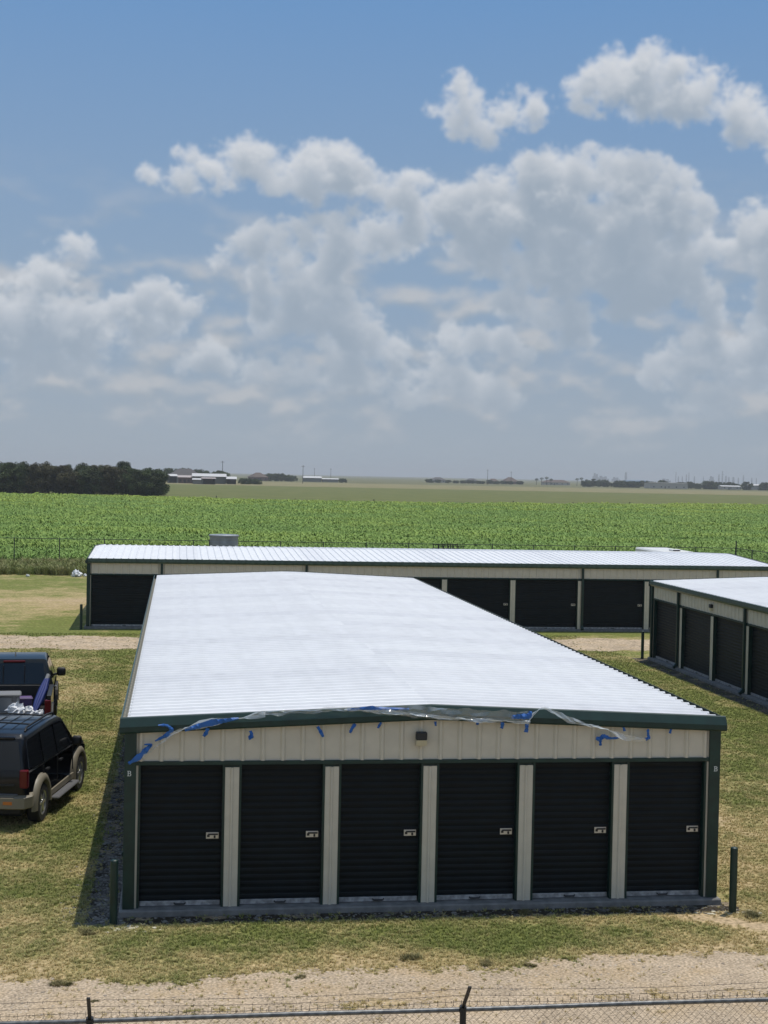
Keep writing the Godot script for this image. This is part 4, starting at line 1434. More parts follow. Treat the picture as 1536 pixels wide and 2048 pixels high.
	part(o, "licence_plate", bk, M.cream)
	bk = Geo.new()
	bk.cbox(Vector3(-0.7, 0.22, -2.0), Vector3(0.7, 0.42, 1.95), 0.05)
	part(o, "underbody", bk, M.black)
	bk = Geo.new()
	bk.quad(Vector3(0.66, 1.17, -1.10), Vector3(-0.66, 1.17, -1.10), Vector3(-0.58, 1.66, -0.565), Vector3(0.58, 1.66, -0.565))
	part(o, "windscreen", bk, M.vehicle_glass)
	rack_tube(o, "whip_antenna", [Vector3(0.74, 1.05, -1.35), Vector3(0.745, 1.5, -1.36), Vector3(0.77, 1.95, -1.40)], 0.004, M.black)

func pickup() -> void:
	var o := thing("pickup_truck", "dark grey pickup truck with loaded bed parked ahead of the sport utility vehicle", "truck", Vector3(-3.42, GROUND, -16.3), 0.05)
	var hw := 0.98
	var warp := func(p: Vector3) -> Vector3:
		var k := 1.0 - 0.20 * smoothstep(1.12, 1.98, p.y)
		k *= 1.0 - 0.06 * pow(absf(p.z) / 2.9, 6.0)
		return Vector3(p.x * k, p.y, p.z)
	var F := Vector2(1.88, 0.40); var R := Vector2(-1.72, 0.40)
	var cab := [Vector2(-0.93, 0.52), Vector2(-0.95, 1.2), Vector2(-0.86, 1.62), Vector2(-0.72, 1.87), Vector2(-0.5, 1.92), Vector2(0.2, 1.93), Vector2(0.5, 1.90), Vector2(0.68, 1.84), Vector2(1.05, 1.5), Vector2(1.35, 1.22), Vector2(1.5, 1.18), Vector2(2.4, 1.10), Vector2(2.75, 1.0), Vector2(2.87, 0.8), Vector2(2.88, 0.5), Vector2(2.8, 0.42), Vector2(2.42, 0.42)]
	cab.append_array(arch(F, 0.48, true))
	cab.append_array([Vector2(1.34, 0.42), Vector2(-0.9, 0.44)])
	part(o, "cab", body(cab, hw, 0.09, warp), M.charcoal)
	for s in [-1.0, 1.0]:
		for w in [[Vector2(0.02, 1.22), Vector2(1.08, 1.22), Vector2(0.58, 1.76), Vector2(0.05, 1.80)], [Vector2(-0.84, 1.22), Vector2(-0.06, 1.22), Vector2(-0.03, 1.80), Vector2(-0.66, 1.78)]]:
			part(o, "side_window", flank(w, hw - 0.004, 0.005, warp, s), M.vehicle_glass)
		# bed side with wheel arch
		var bs := [Vector2(-2.86, 0.56), Vector2(-2.88, 1.0), Vector2(-2.86, 1.24), Vector2(-0.98, 1.24), Vector2(-0.98, 0.46), Vector2(-1.22, 0.46)]
		bs.append_array(arch(R, 0.48, true))
		bs.append(Vector2(-2.22, 0.50))
		var g := Geo.new()
		var pv := PackedVector2Array(bs)
		for i in pv.size(): pv[i].x = -pv[i].x
		g.T = Transform3D(Basis(Vector3(0, 0, 1), Vector3.UP, Vector3(-1, 0, 0)), Vector3.ZERO)      # x of the outline runs along z
		g.prism(pv, -s * hw - 0.0 if s > 0 else hw - 0.09, -s * hw + 0.09 if s > 0 else hw)
		g.T = Transform3D()
		part(o, "bed_side", g, M.charcoal)
		g = Geo.new()
		g.cbox(Vector3(s * (hw - 0.045) - 0.055, 1.24, 0.99), Vector3(s * (hw - 0.045) + 0.055, 1.265, 2.87), 0.01)
		part(o, "bed_rail_cap", g, M.black)
		g = Geo.new()
		g.cbox(Vector3(s * 0.91 - 0.075, 0.72, 2.78), Vector3(s * 0.91 + 0.075, 1.16, 2.90), 0.02)
		part(o, "tail_lamp", g, M.lamp_red)
		for c in [R, F]:
			g = Geo.new()
			for i in 12:
				var ring := []
				for t in [lerpf(-0.1, PI + 0.1, i / 12.0), lerpf(-0.1, PI + 0.1, (i + 1) / 12.0)]:
					var dir := Vector3(0, sin(t), -cos(t)); var cc := Vector3(0, c.y, -c.x)
					ring.append([cc + dir * 0.465 + Vector3(s * (hw - 0.04), 0, 0), cc + dir * 0.47 + Vector3(s * (hw + 0.04), 0, 0), cc + dir * 0.53 + Vector3(s * (hw + 0.03), 0, 0), cc + dir * 0.545 + Vector3(s * (hw - 0.03), 0, 0)])
				for j in 3:
					if s > 0: g.quad(ring[0][j], ring[1][j], ring[1][j + 1], ring[0][j + 1])
					else: g.quad(ring[0][j], ring[0][j + 1], ring[1][j + 1], ring[1][j])
			part(o, "fender_flare", g, M.black)
		g = Geo.new()
		g.cbox(Vector3(s * 1.13 - 0.13, 1.22, -0.98), Vector3(s * 1.13 + 0.10, 1.44, -0.86), 0.04)
		g.cbox(Vector3(s * 0.97 - 0.07, 1.24, -0.97), Vector3(s * 0.97 + 0.09, 1.29, -0.90), 0.01)
		soften(g, 50.0)
		part(o, "mirror", g, M.black)
		part(o, "door_handle", flank([Vector2(0.10, 1.02), Vector2(0.30, 1.02), Vector2(0.30, 1.06), Vector2(0.10, 1.06)], hw, 0.03, warp, s), M.chrome)
		wheel(o, s * (hw - 0.12), 1.72, 0.40, 0.26, M.alloy)
		wheel(o, s * (hw - 0.12), -1.88, 0.40, 0.26, M.alloy)
	var b := Geo.new()
	b.quad(Vector3(-0.78, 1.27, 0.955), Vector3(0.78, 1.27, 0.955), Vector3(0.71, 1.78, 0.82), Vector3(-0.71, 1.78, 0.82))
	part(o, "rear_window", b, M.vehicle_glass)
	b = Geo.new()
	for x in [-0.27, 0.25]: b.cbox(Vector3(x, 1.30, 0.90), Vector3(x + 0.02, 1.74, 0.965), 0.003)
	part(o, "sliding_pane_frame", b, M.black)
	b = Geo.new()
	b.cbox(Vector3(-0.27, 1.80, 0.76), Vector3(0.27, 1.845, 0.845), 0.01)
	part(o, "brake_light", b, M.lamp_red)
	b = Geo.new()
	b.prism(PackedVector2Array([Vector2(-0.09, 0), Vector2(0.09, 0), Vector2(0.05, 0.05), Vector2(0.02, 0.085)]), -0.012, 0.012)
	part(o, "roof_antenna", b, M.black, Transform3D(Basis(Vector3.UP, PI / 2.0), Vector3(0, 1.925, 0.35)))
	b = Geo.new()
	b.cbox(Vector3(-0.90, 0.68, 0.98), Vector3(0.90, 0.74, 2.86), 0.01)
	part(o, "bed_floor", b, M.black)
	b = Geo.new()
	b.cbox(Vector3(-0.90, 0.70, 0.97), Vector3(0.90, 1.25, 1.03), 0.01)
	part(o, "bed_front", b, M.black)
	b = Geo.new()
	b.cbox(Vector3(-0.82, 0.66, 2.88), Vector3(0.82, 0.73, 3.38), 0.02)
	part(o, "tailgate", b, M.charcoal)
	b = Geo.new()
	b.cbox(Vector3(-0.95, 0.46, 2.82), Vector3(0.95, 0.63, 3.0), 0.03)
	part(o, "rear_bumper", b, M.chrome)
	b = Geo.new()
	b.cbox(Vector3(-0.75, 0.28, -2.6), Vector3(0.75, 0.5, 2.8), 0.05)
	part(o, "underbody", b, M.black)
	b = Geo.new()
	b.quad(Vector3(0.78, 1.27, -1.315), Vector3(-0.78, 1.27, -1.315), Vector3(-0.68, 1.80, -0.74), Vector3(0.68, 1.80, -0.74))
	part(o, "windscreen", b, M.vehicle_glass)
	cargo(o.transform)

# loose things in the truck bed; places are in the truck's own axes
func cargo(f: Transform3D) -> void:
	var put := func(at: Vector3, turn: float) -> Transform3D: return f * Transform3D(Basis(Vector3.UP, turn), at)
	plain("tote_grey", lin(0.20, 0.205, 0.21), 0.6)
	plain("bag_white", lin(0.70, 0.71, 0.73), 0.5)
	plain("blue_cloth", lin(0.008, 0.025, 0.16), 0.6)
	plain("purple_plastic", lin(0.13, 0.08, 0.21), 0.5)
	plain("red_plastic", lin(0.16, 0.015, 0.015), 0.5)
	var o := thing("storage_tote", "grey lidded plastic tote in the pickup bed", "tote")
	o.transform = put.call(Vector3(-0.12, 0.745, 2.1), 0.05)
	var g := Geo.new()
	g.cbox(Vector3(-0.33, 0, -0.24), Vector3(0.33, 0.42, 0.24), 0.03)
	part(o, "tub", g, M.tote_grey)
	g = Geo.new()
	g.cbox(Vector3(-0.37, 0.42, -0.28), Vector3(0.37, 0.49, 0.28), 0.03)
	part(o, "lid", g, M.tote_grey)
	for x in [-0.2, 0.2]:
		g = Geo.new()
		g.cbox(Vector3(x - 0.06, 0.30, 0.24), Vector3(x + 0.06, 0.43, 0.262), 0.01)
		part(o, "latch", g, M.grey_plastic)
	o = thing("folded_canopy", "blue bundled canopy cloth leaning against the corner of the pickup bed", "canopy")
	o.transform = put.call(Vector3(0.56, 0.75, 2.15), 0.0)
	g = Geo.new()
	var r := RandomNumberGenerator.new()
	r.seed = 71
	for k in 7:
		var a := k * TAU / 7.0
		var e := Vector3(cos(a), 0, sin(a)) * 0.055
		g.tube([e * 0.7, Vector3(0.1, 0.25, -0.25) + e * 1.35, Vector3(0.2, 0.5, -0.5) + e * r.randf_range(1.0, 1.5), Vector3(0.27, 0.72, -0.72) + e * 0.7], [0.035, 0.05, 0.05, 0.03], 6)
	part(o, "cloth", g, M.blue_cloth)
	g = Geo.new()
	g.tube([Vector3(0.25, 0.68, -0.68), Vector3(0.30, 0.80, -0.80)], 0.055, 10)
	part(o, "end_cap", g, M.tote_grey)
	for i in 3:
		var d: Array = [[Vector3(0.16, 0.735, 2.56), 0.3, "crumpled white plastic bag beside the grey tote", 0.25], [Vector3(0.42, 0.735, 2.45), 1.1, "small crumpled white bag in the middle of the pickup bed", 0.17], [Vector3(0.70, 0.735, 2.60), 2.0, "white rag by the right side of the pickup bed", 0.12]][i]
		o = thing("plastic_bag" if i < 2 else "rag", d[2], "bag" if i < 2 else "rag")
		o.transform = put.call(d[0], d[1])
		part(o, "film", crumple(d[3], 80 + i), M.bag_white)
	o = thing("plastic_crate", "purple plastic crate against the front of the pickup bed", "crate")
	o.transform = put.call(Vector3(0.32, 0.745, 1.55), 0.1)
	g = Geo.new()
	g.cbox(Vector3(-0.16, 0, -0.13), Vector3(0.16, 0.30, 0.13), 0.015)
	part(o, "box", g, M.purple_plastic)
	g = Geo.new()
	g.cbox(Vector3(-0.175, 0.24, -0.145), Vector3(0.175, 0.275, 0.145), 0.01)
	part(o, "rim", g, M.purple_plastic)
	o = thing("fuel_can", "small red fuel can behind the grey tote in the pickup bed", "can")
	o.transform = put.call(Vector3(0.08, 0.745, 1.62), 0.0)
	g = Geo.new()
	g.cbox(Vector3(-0.11, 0, -0.08), Vector3(0.11, 0.27, 0.08), 0.03)
	part(o, "tank", g, M.red_plastic)
	g = Geo.new()
	g.tube([Vector3(0.05, 0.26, 0), Vector3(0.06, 0.34, 0.0), Vector3(0.1, 0.36, 0)], 0.018, 8)
	part(o, "spout", g, M.black)

func crumple(size: float, seed_: int) -> Geo:
	var n := FastNoiseLite.new()
	n.seed = seed_; n.frequency = 1.1; n.fractal_octaves = 3
	var g := Geo.new()
	var p := func(i: int, j: int) -> Vector3:
		var a := TAU * i / 18.0; var b := PI * j / 10.0
		var d := Vector3(sin(b) * cos(a), cos(b), sin(b) * sin(a))
		var k := size * (0.85 + 0.75 * n.get_noise_3d(d.x * 2.0, d.y * 2.0, d.z * 2.0))
		var q := d * k
		return Vector3(q.x, maxf(q.y * 0.8 + size * 0.5, 0.0), q.z)
	for i in 18:
		for j in 10:
			g.quad(p.call(i, j), p.call(i + 1, j), p.call(i + 1, j + 1), p.call(i, j + 1))
	orient(g)
	return g


# ---------------------------------------------------------------- behind the buildings
func leaf_clump(seed_: int, count: int, size: float, flat: float) -> ArrayMesh:
	# many small leaf faces through a ball of radius 1
	var r := RandomNumberGenerator.new()
	r.seed = seed_
	var g := Geo.new()
	for i in count:
		var d := Vector3(r.randfn(), r.randfn(), r.randfn()).normalized() * pow(r.randf(), 0.45)
		d.y *= flat
		var a := Vector3(r.randfn(), r.randfn() * 0.6, r.randfn()).normalized() * size * r.randf_range(0.6, 1.3)
		var b := a.cross(Vector3(r.randfn(), r.randfn(), r.randfn()).normalized()).normalized() * size * r.randf_range(0.3, 0.6)
		g.quad(d - a, d + b, d + a, d - b)
	return g.mesh()

func back_yard() -> void:
	back_fence()
	worn("tank_grey", lin(0.34, 0.37, 0.41), 0.5, 0.1, 0.4, 0.8, 50)
	plain("trailer_white", lin(0.72, 0.72, 0.70), 0.45)
	var o := thing("water_tank", "round grey water tank rising behind the long roof", "tank", Vector3(3.22, GROUND, -60.0))
	var g := Geo.new()
	var prof := [Vector2(0.80, 0.0)]
	for i in 6:
		var y := i * 0.48
		prof.append_array([Vector2(0.80, y + 0.03), Vector2(0.80, y + 0.42), Vector2(0.785, y + 0.45)])
	prof.append(Vector2(0.80, 3.12))
	g.lathe(prof, 36)
	part(o, "shell", g, M.tank_grey)
	g = Geo.new()
	g.lathe([Vector2(0.80, 3.10), Vector2(0.845, 3.12), Vector2(0.845, 3.18), Vector2(0.80, 3.21), Vector2(0.25, 3.24), Vector2(0, 3.25)], 36)
	part(o, "lid", g, M.tank_grey)
	g = Geo.new()
	g.tube([Vector3(-0.72, 0.0, 0.36), Vector3(-0.80, 0.3, 0.42), Vector3(-0.80, 2.95, 0.40)], 0.04, 8)
	part(o, "fill_pipe", g, M.grey_plastic)
	# equipment rack: a black tubular frame on a flat trailer
	o = thing("rack_trailer", "black tubular rack on a trailer just showing over the long roof", "trailer", Vector3(16.0, GROUND, -60.0))
	for x in [-0.70, -0.42, -0.14, 0.14, 0.42, 0.70]:
		for z in [-0.9, 0.9]:
			g = Geo.new()
			g.box(Vector3(x - 0.02, 0.6, z - 0.02), Vector3(x + 0.02, 2.77, z + 0.02))
			part(o, "upright", g, M.black)
	for z in [-0.9, 0.9]:
		for y in [2.77, 2.52, 1.6]:
			g = Geo.new()
			g.box(Vector3(-0.74, y, z - 0.025), Vector3(0.74, y + 0.045, z + 0.025))
			part(o, "rail", g, M.black)
	g = Geo.new()
	g.cbox(Vector3(-0.85, 0.5, -1.6), Vector3(0.85, 0.6, 1.6), 0.02)
	part(o, "deck", g, M.black)
	for x in [-0.9, 0.9]: wheel(o, x, 0.0, 0.33, 0.2, M.alloy)
	# white enclosed trailer
	o = thing("cargo_trailer", "white enclosed trailer with a roof vent behind the right end of the long roof", "trailer", Vector3(28.85, GROUND, -60.0))
	g = Geo.new()
	g.cbox(Vector3(-1.0, 0.45, -2.4), Vector3(1.0, 2.72, 2.4), 0.08)
	part(o, "box", g, M.trailer_white)
	g = Geo.new()
	g.cbox(Vector3(-0.22, 2.715, 1.4), Vector3(0.30, 2.83, 2.0), 0.03)
	part(o, "roof_vent", g, M.trailer_white)
	g = Geo.new()
	g.cbox(Vector3(-0.16, 2.735, 1.99), Vector3(0.24, 2.80, 2.012), 0.004)
	part(o, "vent_grille", g, M.black)
	for x in [-0.95, 0.95]: wheel(o, x, 0.3, 0.34, 0.22, M.alloy)
	# rough weeds under the back fence
	var places := []
	var tints := []
	var r := RandomNumberGenerator.new()
	r.seed = 501
	for i in 9000:
		var x := r.randf_range(-22.0, 48.0)
		var z := -80.0 + 8.5 * pow(r.randf(), 1.1)
		if x > -1.0 and r.randf() < 0.5: continue
		var s := r.randf_range(0.5, 1.0) * (1.0 + 0.5 * na.get_noise_2d(x * 2.0, z * 2.0))
		places.append(Transform3D(Basis(Vector3.UP, r.randf() * TAU).scaled(Vector3(s, s, s)), Vector3(x, GROUND, z)))
		var d := clampf(0.35 + 0.8 * na.get_noise_2d(x, z * 1.5) + r.randf_range(-0.2, 0.2) + 0.3 * smoothstep(-76.0, -79.0, z), 0.0, 1.0)
		tints.append(Color(0.17, 0.215, 0.055).lerp(Color(0.40, 0.37, 0.18), d) * r.randf_range(0.7, 1.15))
	var w := scatter(self, "weeds", blade_tuft(22, 0.85, 0.5, 0.045, 9), leafy("weed_leaf", 0.4), places, tints)
	tag(w, "tall rough weeds growing along the back fence", "weeds")
	# pale litter at the foot of the weeds
	for d in [[145.0, 1136.0, -5.55, -70.6, 0.32, "largest pale scrap of litter by the weeds left of the long building"], [0, 0, -5.05, -70.8, 0.13, "small pale scrap of litter nearest the left end of the long building"], [0, 0, -8.5, -70.2, 0.12, "small pale scrap of litter farthest left along the weeds"]]:
		o = thing("litter", d[5], "litter", Vector3(d[2], GROUND, d[3]), 0.4)
		part(o, "scrap", crumple(d[4], int(d[4] * 100)), M.bag_white)


# ---------------------------------------------------------------- the far land
func grow_tree(label: String, at: Vector3, h: float, wide: float, tint: Color, seed_: int, group: String, called := "broadleaf_tree") -> void:
	var r := RandomNumberGenerator.new()
	r.seed = seed_
	var o := thing(called, label, "tree", at, r.randf() * TAU, group)
	var g := Geo.new()
	var fork := h * r.randf_range(0.18, 0.26)
	g.tube([Vector3(0, -0.3, 0), Vector3(0.04, fork * 0.5, 0.02) * 1.0, Vector3(0.1, fork, 0)], [h * 0.04, h * 0.032, h * 0.026], 8)
	var tips := []
	for i in 6:
		var a := i * TAU / 6.0 + r.randf_range(-0.4, 0.4)
		var e := Vector3(cos(a) * wide * r.randf_range(0.25, 0.38), h * r.randf_range(0.42, 0.75), sin(a) * wide * r.randf_range(0.25, 0.38))
		g.tube([Vector3(0.1, fork * 0.95, 0), Vector3(e.x * 0.45, lerpf(fork, e.y, 0.55), e.z * 0.45), e], [h * 0.018, h * 0.012, h * 0.005], 5)
		tips.append(e)
	part(o, "trunk", g, M.bark)
	var places := []
	var tints := []
	var n := 74
	for i in n:
		var e: Vector3 = tips[i % 6] if i < 12 else Vector3.ZERO
		if i >= 12:
			var a := r.randf() * TAU
			var u := r.randf()
			var rr := sqrt(r.randf()) * 0.52
			var y := lerpf(0.06, 0.95, u)
			var shell := sqrt(maxf(0.05, 1.0 - pow((y - 0.45) / 0.62, 2.0)))
			e = Vector3(cos(a) * wide * rr * shell, h * y, sin(a) * wide * rr * shell)
		var s := r.randf_range(0.13, 0.19) * (wide + h) * 0.5 * (1.1 - 0.25 * e.y / h)
		e.y = minf(e.y, h - s * 0.55)
		places.append(Transform3D(Basis(Vector3.UP, r.randf() * TAU).scaled(Vector3(s, s * r.randf_range(0.7, 0.95), s)), e))
		tints.append(tint * r.randf_range(0.6, 1.55))
	var c := scatter(o, "crown", M_leaf[seed_ % 3], M.tree_leaf, places, tints)
	c.remove_meta("kind")

var M_leaf := []

func house(label: String, at: Vector3, turn: float, w: float, d: float, wall_h: float, rise: float, wall_m: Material, roof_m: Material, hip: bool, windows := 3, called := "farm_house", category := "house", open_front := false) -> Node3D:
	var o := thing(called, label, category, at, turn)
	var g := Geo.new()
	if open_front:
		g.box(Vector3(-w / 2, 0, -d / 2), Vector3(w / 2, wall_h, -d / 2 + 0.15))
		for x in [-w / 2, w / 2 - 0.15]: g.box(Vector3(x, 0, -d / 2 + 0.15), Vector3(x + 0.15, wall_h, d / 2))
	else: g.box(Vector3(-w / 2, 0, -d / 2), Vector3(w / 2, wall_h, d / 2))
	part(o, "wall", g, wall_m)
	if open_front:
		var k := maxi(2, int(w / 5.0))
		for i in k + 1:
			g = Geo.new()
			var x := -w / 2 + 0.1 + i * (w - 0.2) / k
			g.box(Vector3(x - 0.1, 0, d / 2 - 0.2), Vector3(x + 0.1, wall_h, d / 2))
			part(o, "post", g, wall_m)
	g = Geo.new()
	var ov := 0.5
	var x0 := -w / 2 - ov; var x1 := w / 2 + ov; var z0 := -d / 2 - ov; var z1 := d / 2 + ov
	var inset := minf(d / 2, w / 2 - 0.2) if hip else 0.0
	var ra := Vector3(x0 + inset, wall_h + rise, 0); var rb := Vector3(x1 - inset, wall_h + rise, 0)
	var a := Vector3(x0, wall_h, z1); var b := Vector3(x1, wall_h, z1); var c := Vector3(x1, wall_h, z0); var e := Vector3(x0, wall_h, z0)
	g.quad(a, b, rb, ra); g.quad(c, e, ra, rb)
	g.tri(b, c, rb); g.tri(e, a, ra)
	g.quad(e, c, b, a)
	part(o, "roof", g, roof_m)
	if windows > 0 and not open_front:
		for i in windows:
			var x := -w / 2 + (i + 0.5) * w / windows
			g = Geo.new()
			g.box(Vector3(x - 0.6, 0.9, d / 2 - 0.05), Vector3(x + 0.6, 2.1, d / 2 + 0.03))
			part(o, "window", g, M.far_glass)
		g = Geo.new()
		g.box(Vector3(-w * 0.1 - 0.5, 0, d / 2 - 0.05), Vector3(-w * 0.1 + 0.5, 2.1, d / 2 + 0.04))
		part(o, "door", g, M.far_glass)
	return o

func pole(label: String, at: Vector3, h: float, group: String) -> void:
	var o := thing("utility_pole", label, "pole", at, 0.0, group)
	var g := Geo.new()
	g.tube([Vector3(0, -0.5, 0), Vector3(0, h, 0)], [0.22, 0.15], 6)
	part(o, "mast", g, M.bark)
	g = Geo.new()
	g.box(Vector3(-1.2, h - 0.9, -0.08), Vector3(1.2, h - 0.7, 0.08))
	part(o, "crossarm", g, M.bark)

func far_land() -> void:
	plain("bark", lin(0.06, 0.05, 0.04), 0.9)
	leafy("tree_leaf", 0.3)
	M_leaf = [leaf_clump(1, 170, 0.21, 0.9), leaf_clump(2, 190, 0.19, 0.85), leaf_clump(3, 150, 0.23, 0.95)]
	plain("far_glass", lin(0.02, 0.022, 0.025), 0.3)
	plain("dark_roof", lin(0.075, 0.07, 0.072), 0.8)
	plain("brown_roof", lin(0.10, 0.07, 0.058), 0.8)
	plain("tin_roof", lin(0.58, 0.57, 0.56), 0.5)
	plain("pink_roof", lin(0.42, 0.36, 0.34), 0.6)
	plain("brick_wall", lin(0.16, 0.10, 0.085), 0.9)
	plain("grey_wall", lin(0.19, 0.19, 0.18), 0.9)
	plain("shed_wall", lin(0.10, 0.105, 0.095), 0.9)
	plain("pale_wall", lin(0.42, 0.40, 0.37), 0.9)
	plain("blue_roof", lin(0.09, 0.16, 0.24), 0.6)
	plain("tower_grey", lin(0.10, 0.105, 0.11), 0.8)
	var y := -0.2
	# the wood at the left edge of the crop
	var nth := ["first", "second", "third", "fourth", "fifth", "sixth", "seventh", "eighth", "ninth", "tenth", "eleventh", "twelfth", "thirteenth", "fourteenth", "fifteenth", "sixteenth", "seventeenth", "eighteenth", "nineteenth", "twentieth", "twenty-first", "twenty-second"]
	var green := Color(0.050, 0.070, 0.024)
	var olive := Color(0.074, 0.068, 0.030)
	var rows := [
		[-56.5, -383.0, 7.9, 10.0, 0, "tree at the outer left end of the dark row beside the crop"], [-49.0, -384.0, 7.7, 9.5, 0, "broad dark tree cut by the left edge of the picture in the tree row"],
		[-42.5, -383.0, 8.3, 9.5, 0, "tallest dark tree near the left end of the tree row"], [-36.0, -382.0, 8.5, 9.0, 1, "broad brownish tree right of the tallest in the tree row"],
		[-29.5, -381.0, 7.7, 9.0, 1, "brownish green tree left of the middle of the tree row"], [-23.0, -380.5, 7.6, 9.0, 0, "dark tree in the middle of the tree row"],
		[-17.0, -379.5, 7.5, 8.5, 1, "olive tree right of the middle of the tree row"], [-11.5, -379.0, 7.3, 8.0, 0, "dark tree next to the last in the tree row"],
		[-6.0, -378.0, 6.9, 7.5, 0, "rounded tree at the right end of the tree row beside the crop"]]
	for i in rows.size():
		var d: Array = rows[i]
		var s: float = 1.0
		grow_tree(d[5], Vector3(d[0], y, d[1]), d[2] * s, d[3], (green if d[4] == 0 else olive), 600 + i, "dark trees in a row beside the crop")
	for i in 9:
		grow_tree(nth[i] + " tree from the left standing behind the dark tree row", Vector3(-60.0 + i * 6.6, y, -394.0 + (i % 3) * 2.0), 7.4 + (i * 7 % 4) * 0.35, 9.0, olive if i % 3 == 0 else green, 640 + i, "trees behind the front tree row")
	grow_tree("lone taller crown rising over the right part of the tree row", Vector3(-15.5, y, -420.0), 9.6, 4.2, green, 660, "")
	# farm behind the trees
	house("grey hipped farm house partly hidden behind the tree row", Vector3(4.5, y, -870), 0.1, 19, 13, 4.2, 4.4, M.grey_wall, M.dark_roof, true, 4)
	house("brick farm wing with dull pink roof beside the grey house", Vector3(5.4, y, -842), 0.0, 9.5, 8, 3.4, 1.2, M.brick_wall, M.pink_roof, false, 4)
	house("long barn with pale pink metal roof in the farm", Vector3(18.4, y, -836), 0.0, 19, 11, 4.2, 1.7, M.shed_wall, M.tin_roof, false, 0, "barn", "barn")
	house("small white roofed open shed at the right end of the long barn", Vector3(31.2, y, -832), 0.0, 5.2, 7, 3.0, 1.4, M.shed_wall, M.tin_roof, false, 0, "open_shed", "shed", true)
	house("white roofed open shed at the left end of the farm beside the trees", Vector3(-3.0, y, -838), 0.15, 4.6, 7, 4.0, 1.2, M.shed_wall, M.tin_roof, false, 0, "open_shed", "shed", true)
	house("low white shed standing in front of the long barn", Vector3(11.4, y, -800), -0.1, 5.0, 5, 2.4, 0.8, M.grey_wall, M.tin_roof, false, 0, "barn", "barn")
	house("flat roofed loafing shed on pale posts in front of the long barn", Vector3(17.0, y, -790), 0.12, 7.0, 6, 3.2, 0.6, M.shed_wall, M.pink_roof, false, 0, "open_shed", "shed", true)
	house("brown roofed brick house standing right of the farm", Vector3(71.0, y, -1283), 0.3, 15, 12, 3.2, 4.0, M.brick_wall, M.brown_roof, true, 3)
	house("long white roofed shed in the middle of the horizon", Vector3(118.5, y, -1275), 0.0, 16, 10, 3.4, 1.6, M.grey_wall, M.tin_roof, false, 0, "barn", "barn")
	house("lower white roofed shed right of the long one on the horizon", Vector3(134.5, y, -1273), 0.0, 14, 8, 2.6, 0.9, M.grey_wall, M.tin_roof, false, 0, "barn", "barn")
	# houses along the right
	house("leftmost grey roofed house of the far right group", Vector3(300, y, -1653), 0.0, 17, 12, 3, 3.2, M.pale_wall, M.dark_roof, true, 3)
	house("pale grey roofed house behind bushes of the far right group", Vector3(339, y, -1648), 0.2, 14, 10, 2.8, 2.8, M.grey_wall, M.dark_roof, true, 3)
	house("tan roofed house left of the big brown roof", Vector3(363, y, -1640), -0.2, 13, 10, 2.8, 3.0, M.pale_wall, M.brown_roof, true, 3)
	house("house with a big brown hipped roof in the far right group", Vector3(383, y, -1641), 0.1, 17, 14, 3.0, 5.0, M.brick_wall, M.brown_roof, true, 3)
	house("wide brown roofed house among palms", Vector3(436, y, -1634), 0.0, 31, 13, 3.0, 3.0, M.pale_wall, M.brown_roof, true, 5)
	house("pinkish warehouse with dark doorways on the right", Vector3(464, y, -1327), 0.05, 38, 16, 5.2, 0.5, M.pale_wall, M.grey_wall, false, 5, "warehouse", "building")
	house("long blue roofed building behind the far bushes", Vector3(622, y, -1910), 0.0, 34, 15, 5.0, 2.4, M.pale_wall, M.blue_roof, false, 0, "warehouse", "building")
	house("pale low building at the far right among trees", Vector3(556, y, -1400), 0.0, 20, 10, 3.0, 1.0, M.pale_wall, M.tin_roof, false, 3)
	house("white roofed building at the right edge of the horizon", Vector3(590, y, -1420), 0.0, 16, 10, 4.5, 1.4, M.pale_wall, M.tin_roof, false, 0, "warehouse", "building")
	# scattered trees
	var r := RandomNumberGenerator.new()
	r.seed = 700
	var hedges := [[-4.0, -900.0, 8.5, 12.0], [4.0, -905.0, 9.0, 12.0], [13.0, -900.0, 8.2, 11.0], [21.0, -895.0, 7.6, 11.0], [26.0, -890.0, 7.9, 10.0], [29.0, -885.0, 7.0, 8.0],
		[40.0, -850.0, 3.6, 8.0], [46.0, -852.0, 3.2, 8.0], [84.0, -1320.0, 6.5, 13.0], [92.0, -1322.0, 6.8, 13.0], [98.0, -1320.0, 6.0, 11.0], [104.0, -1318.0, 5.0, 10.0], [146.0, -1275.0, 3.4, 8.0]]
	for i in hedges.size():
		var d: Array = hedges[i]
		grow_tree(nth[i] + " rounded tree from the left among the farm buildings", Vector3(d[0], y, d[1]), d[2], d[3], green * 1.3, 720 + i, "trees round the farm")
	for i in 22:
		var u := i / 21.0
		var x := lerpf(415.0, 600.0, u) + r.randf_range(-4.0, 4.0)
		grow_tree(nth[i] + " dark bushy tree from the left in the belt along the right horizon", Vector3(x, y, -1436.0 + 20.0 * u + r.randf_range(-8.0, 8.0)), r.randf_range(4.5, 8.5), r.randf_range(9.0, 15.0), green * 1.1, 750 + i, "tree belt on the right horizon")
	for i in 12:
		var x := 286.0 + i * 9.5 + r.randf_range(-2.0, 2.0)
		grow_tree(nth[i] + " low dark shrub from the left round the far right houses", Vector3(x, y, -1622.0 + r.randf_range(-6.0, 6.0)), r.randf_range(2.8, 4.5), r.randf_range(7.0, 11.0), green * 1.1, 780 + i, "shrubs round the far houses", "shrub")
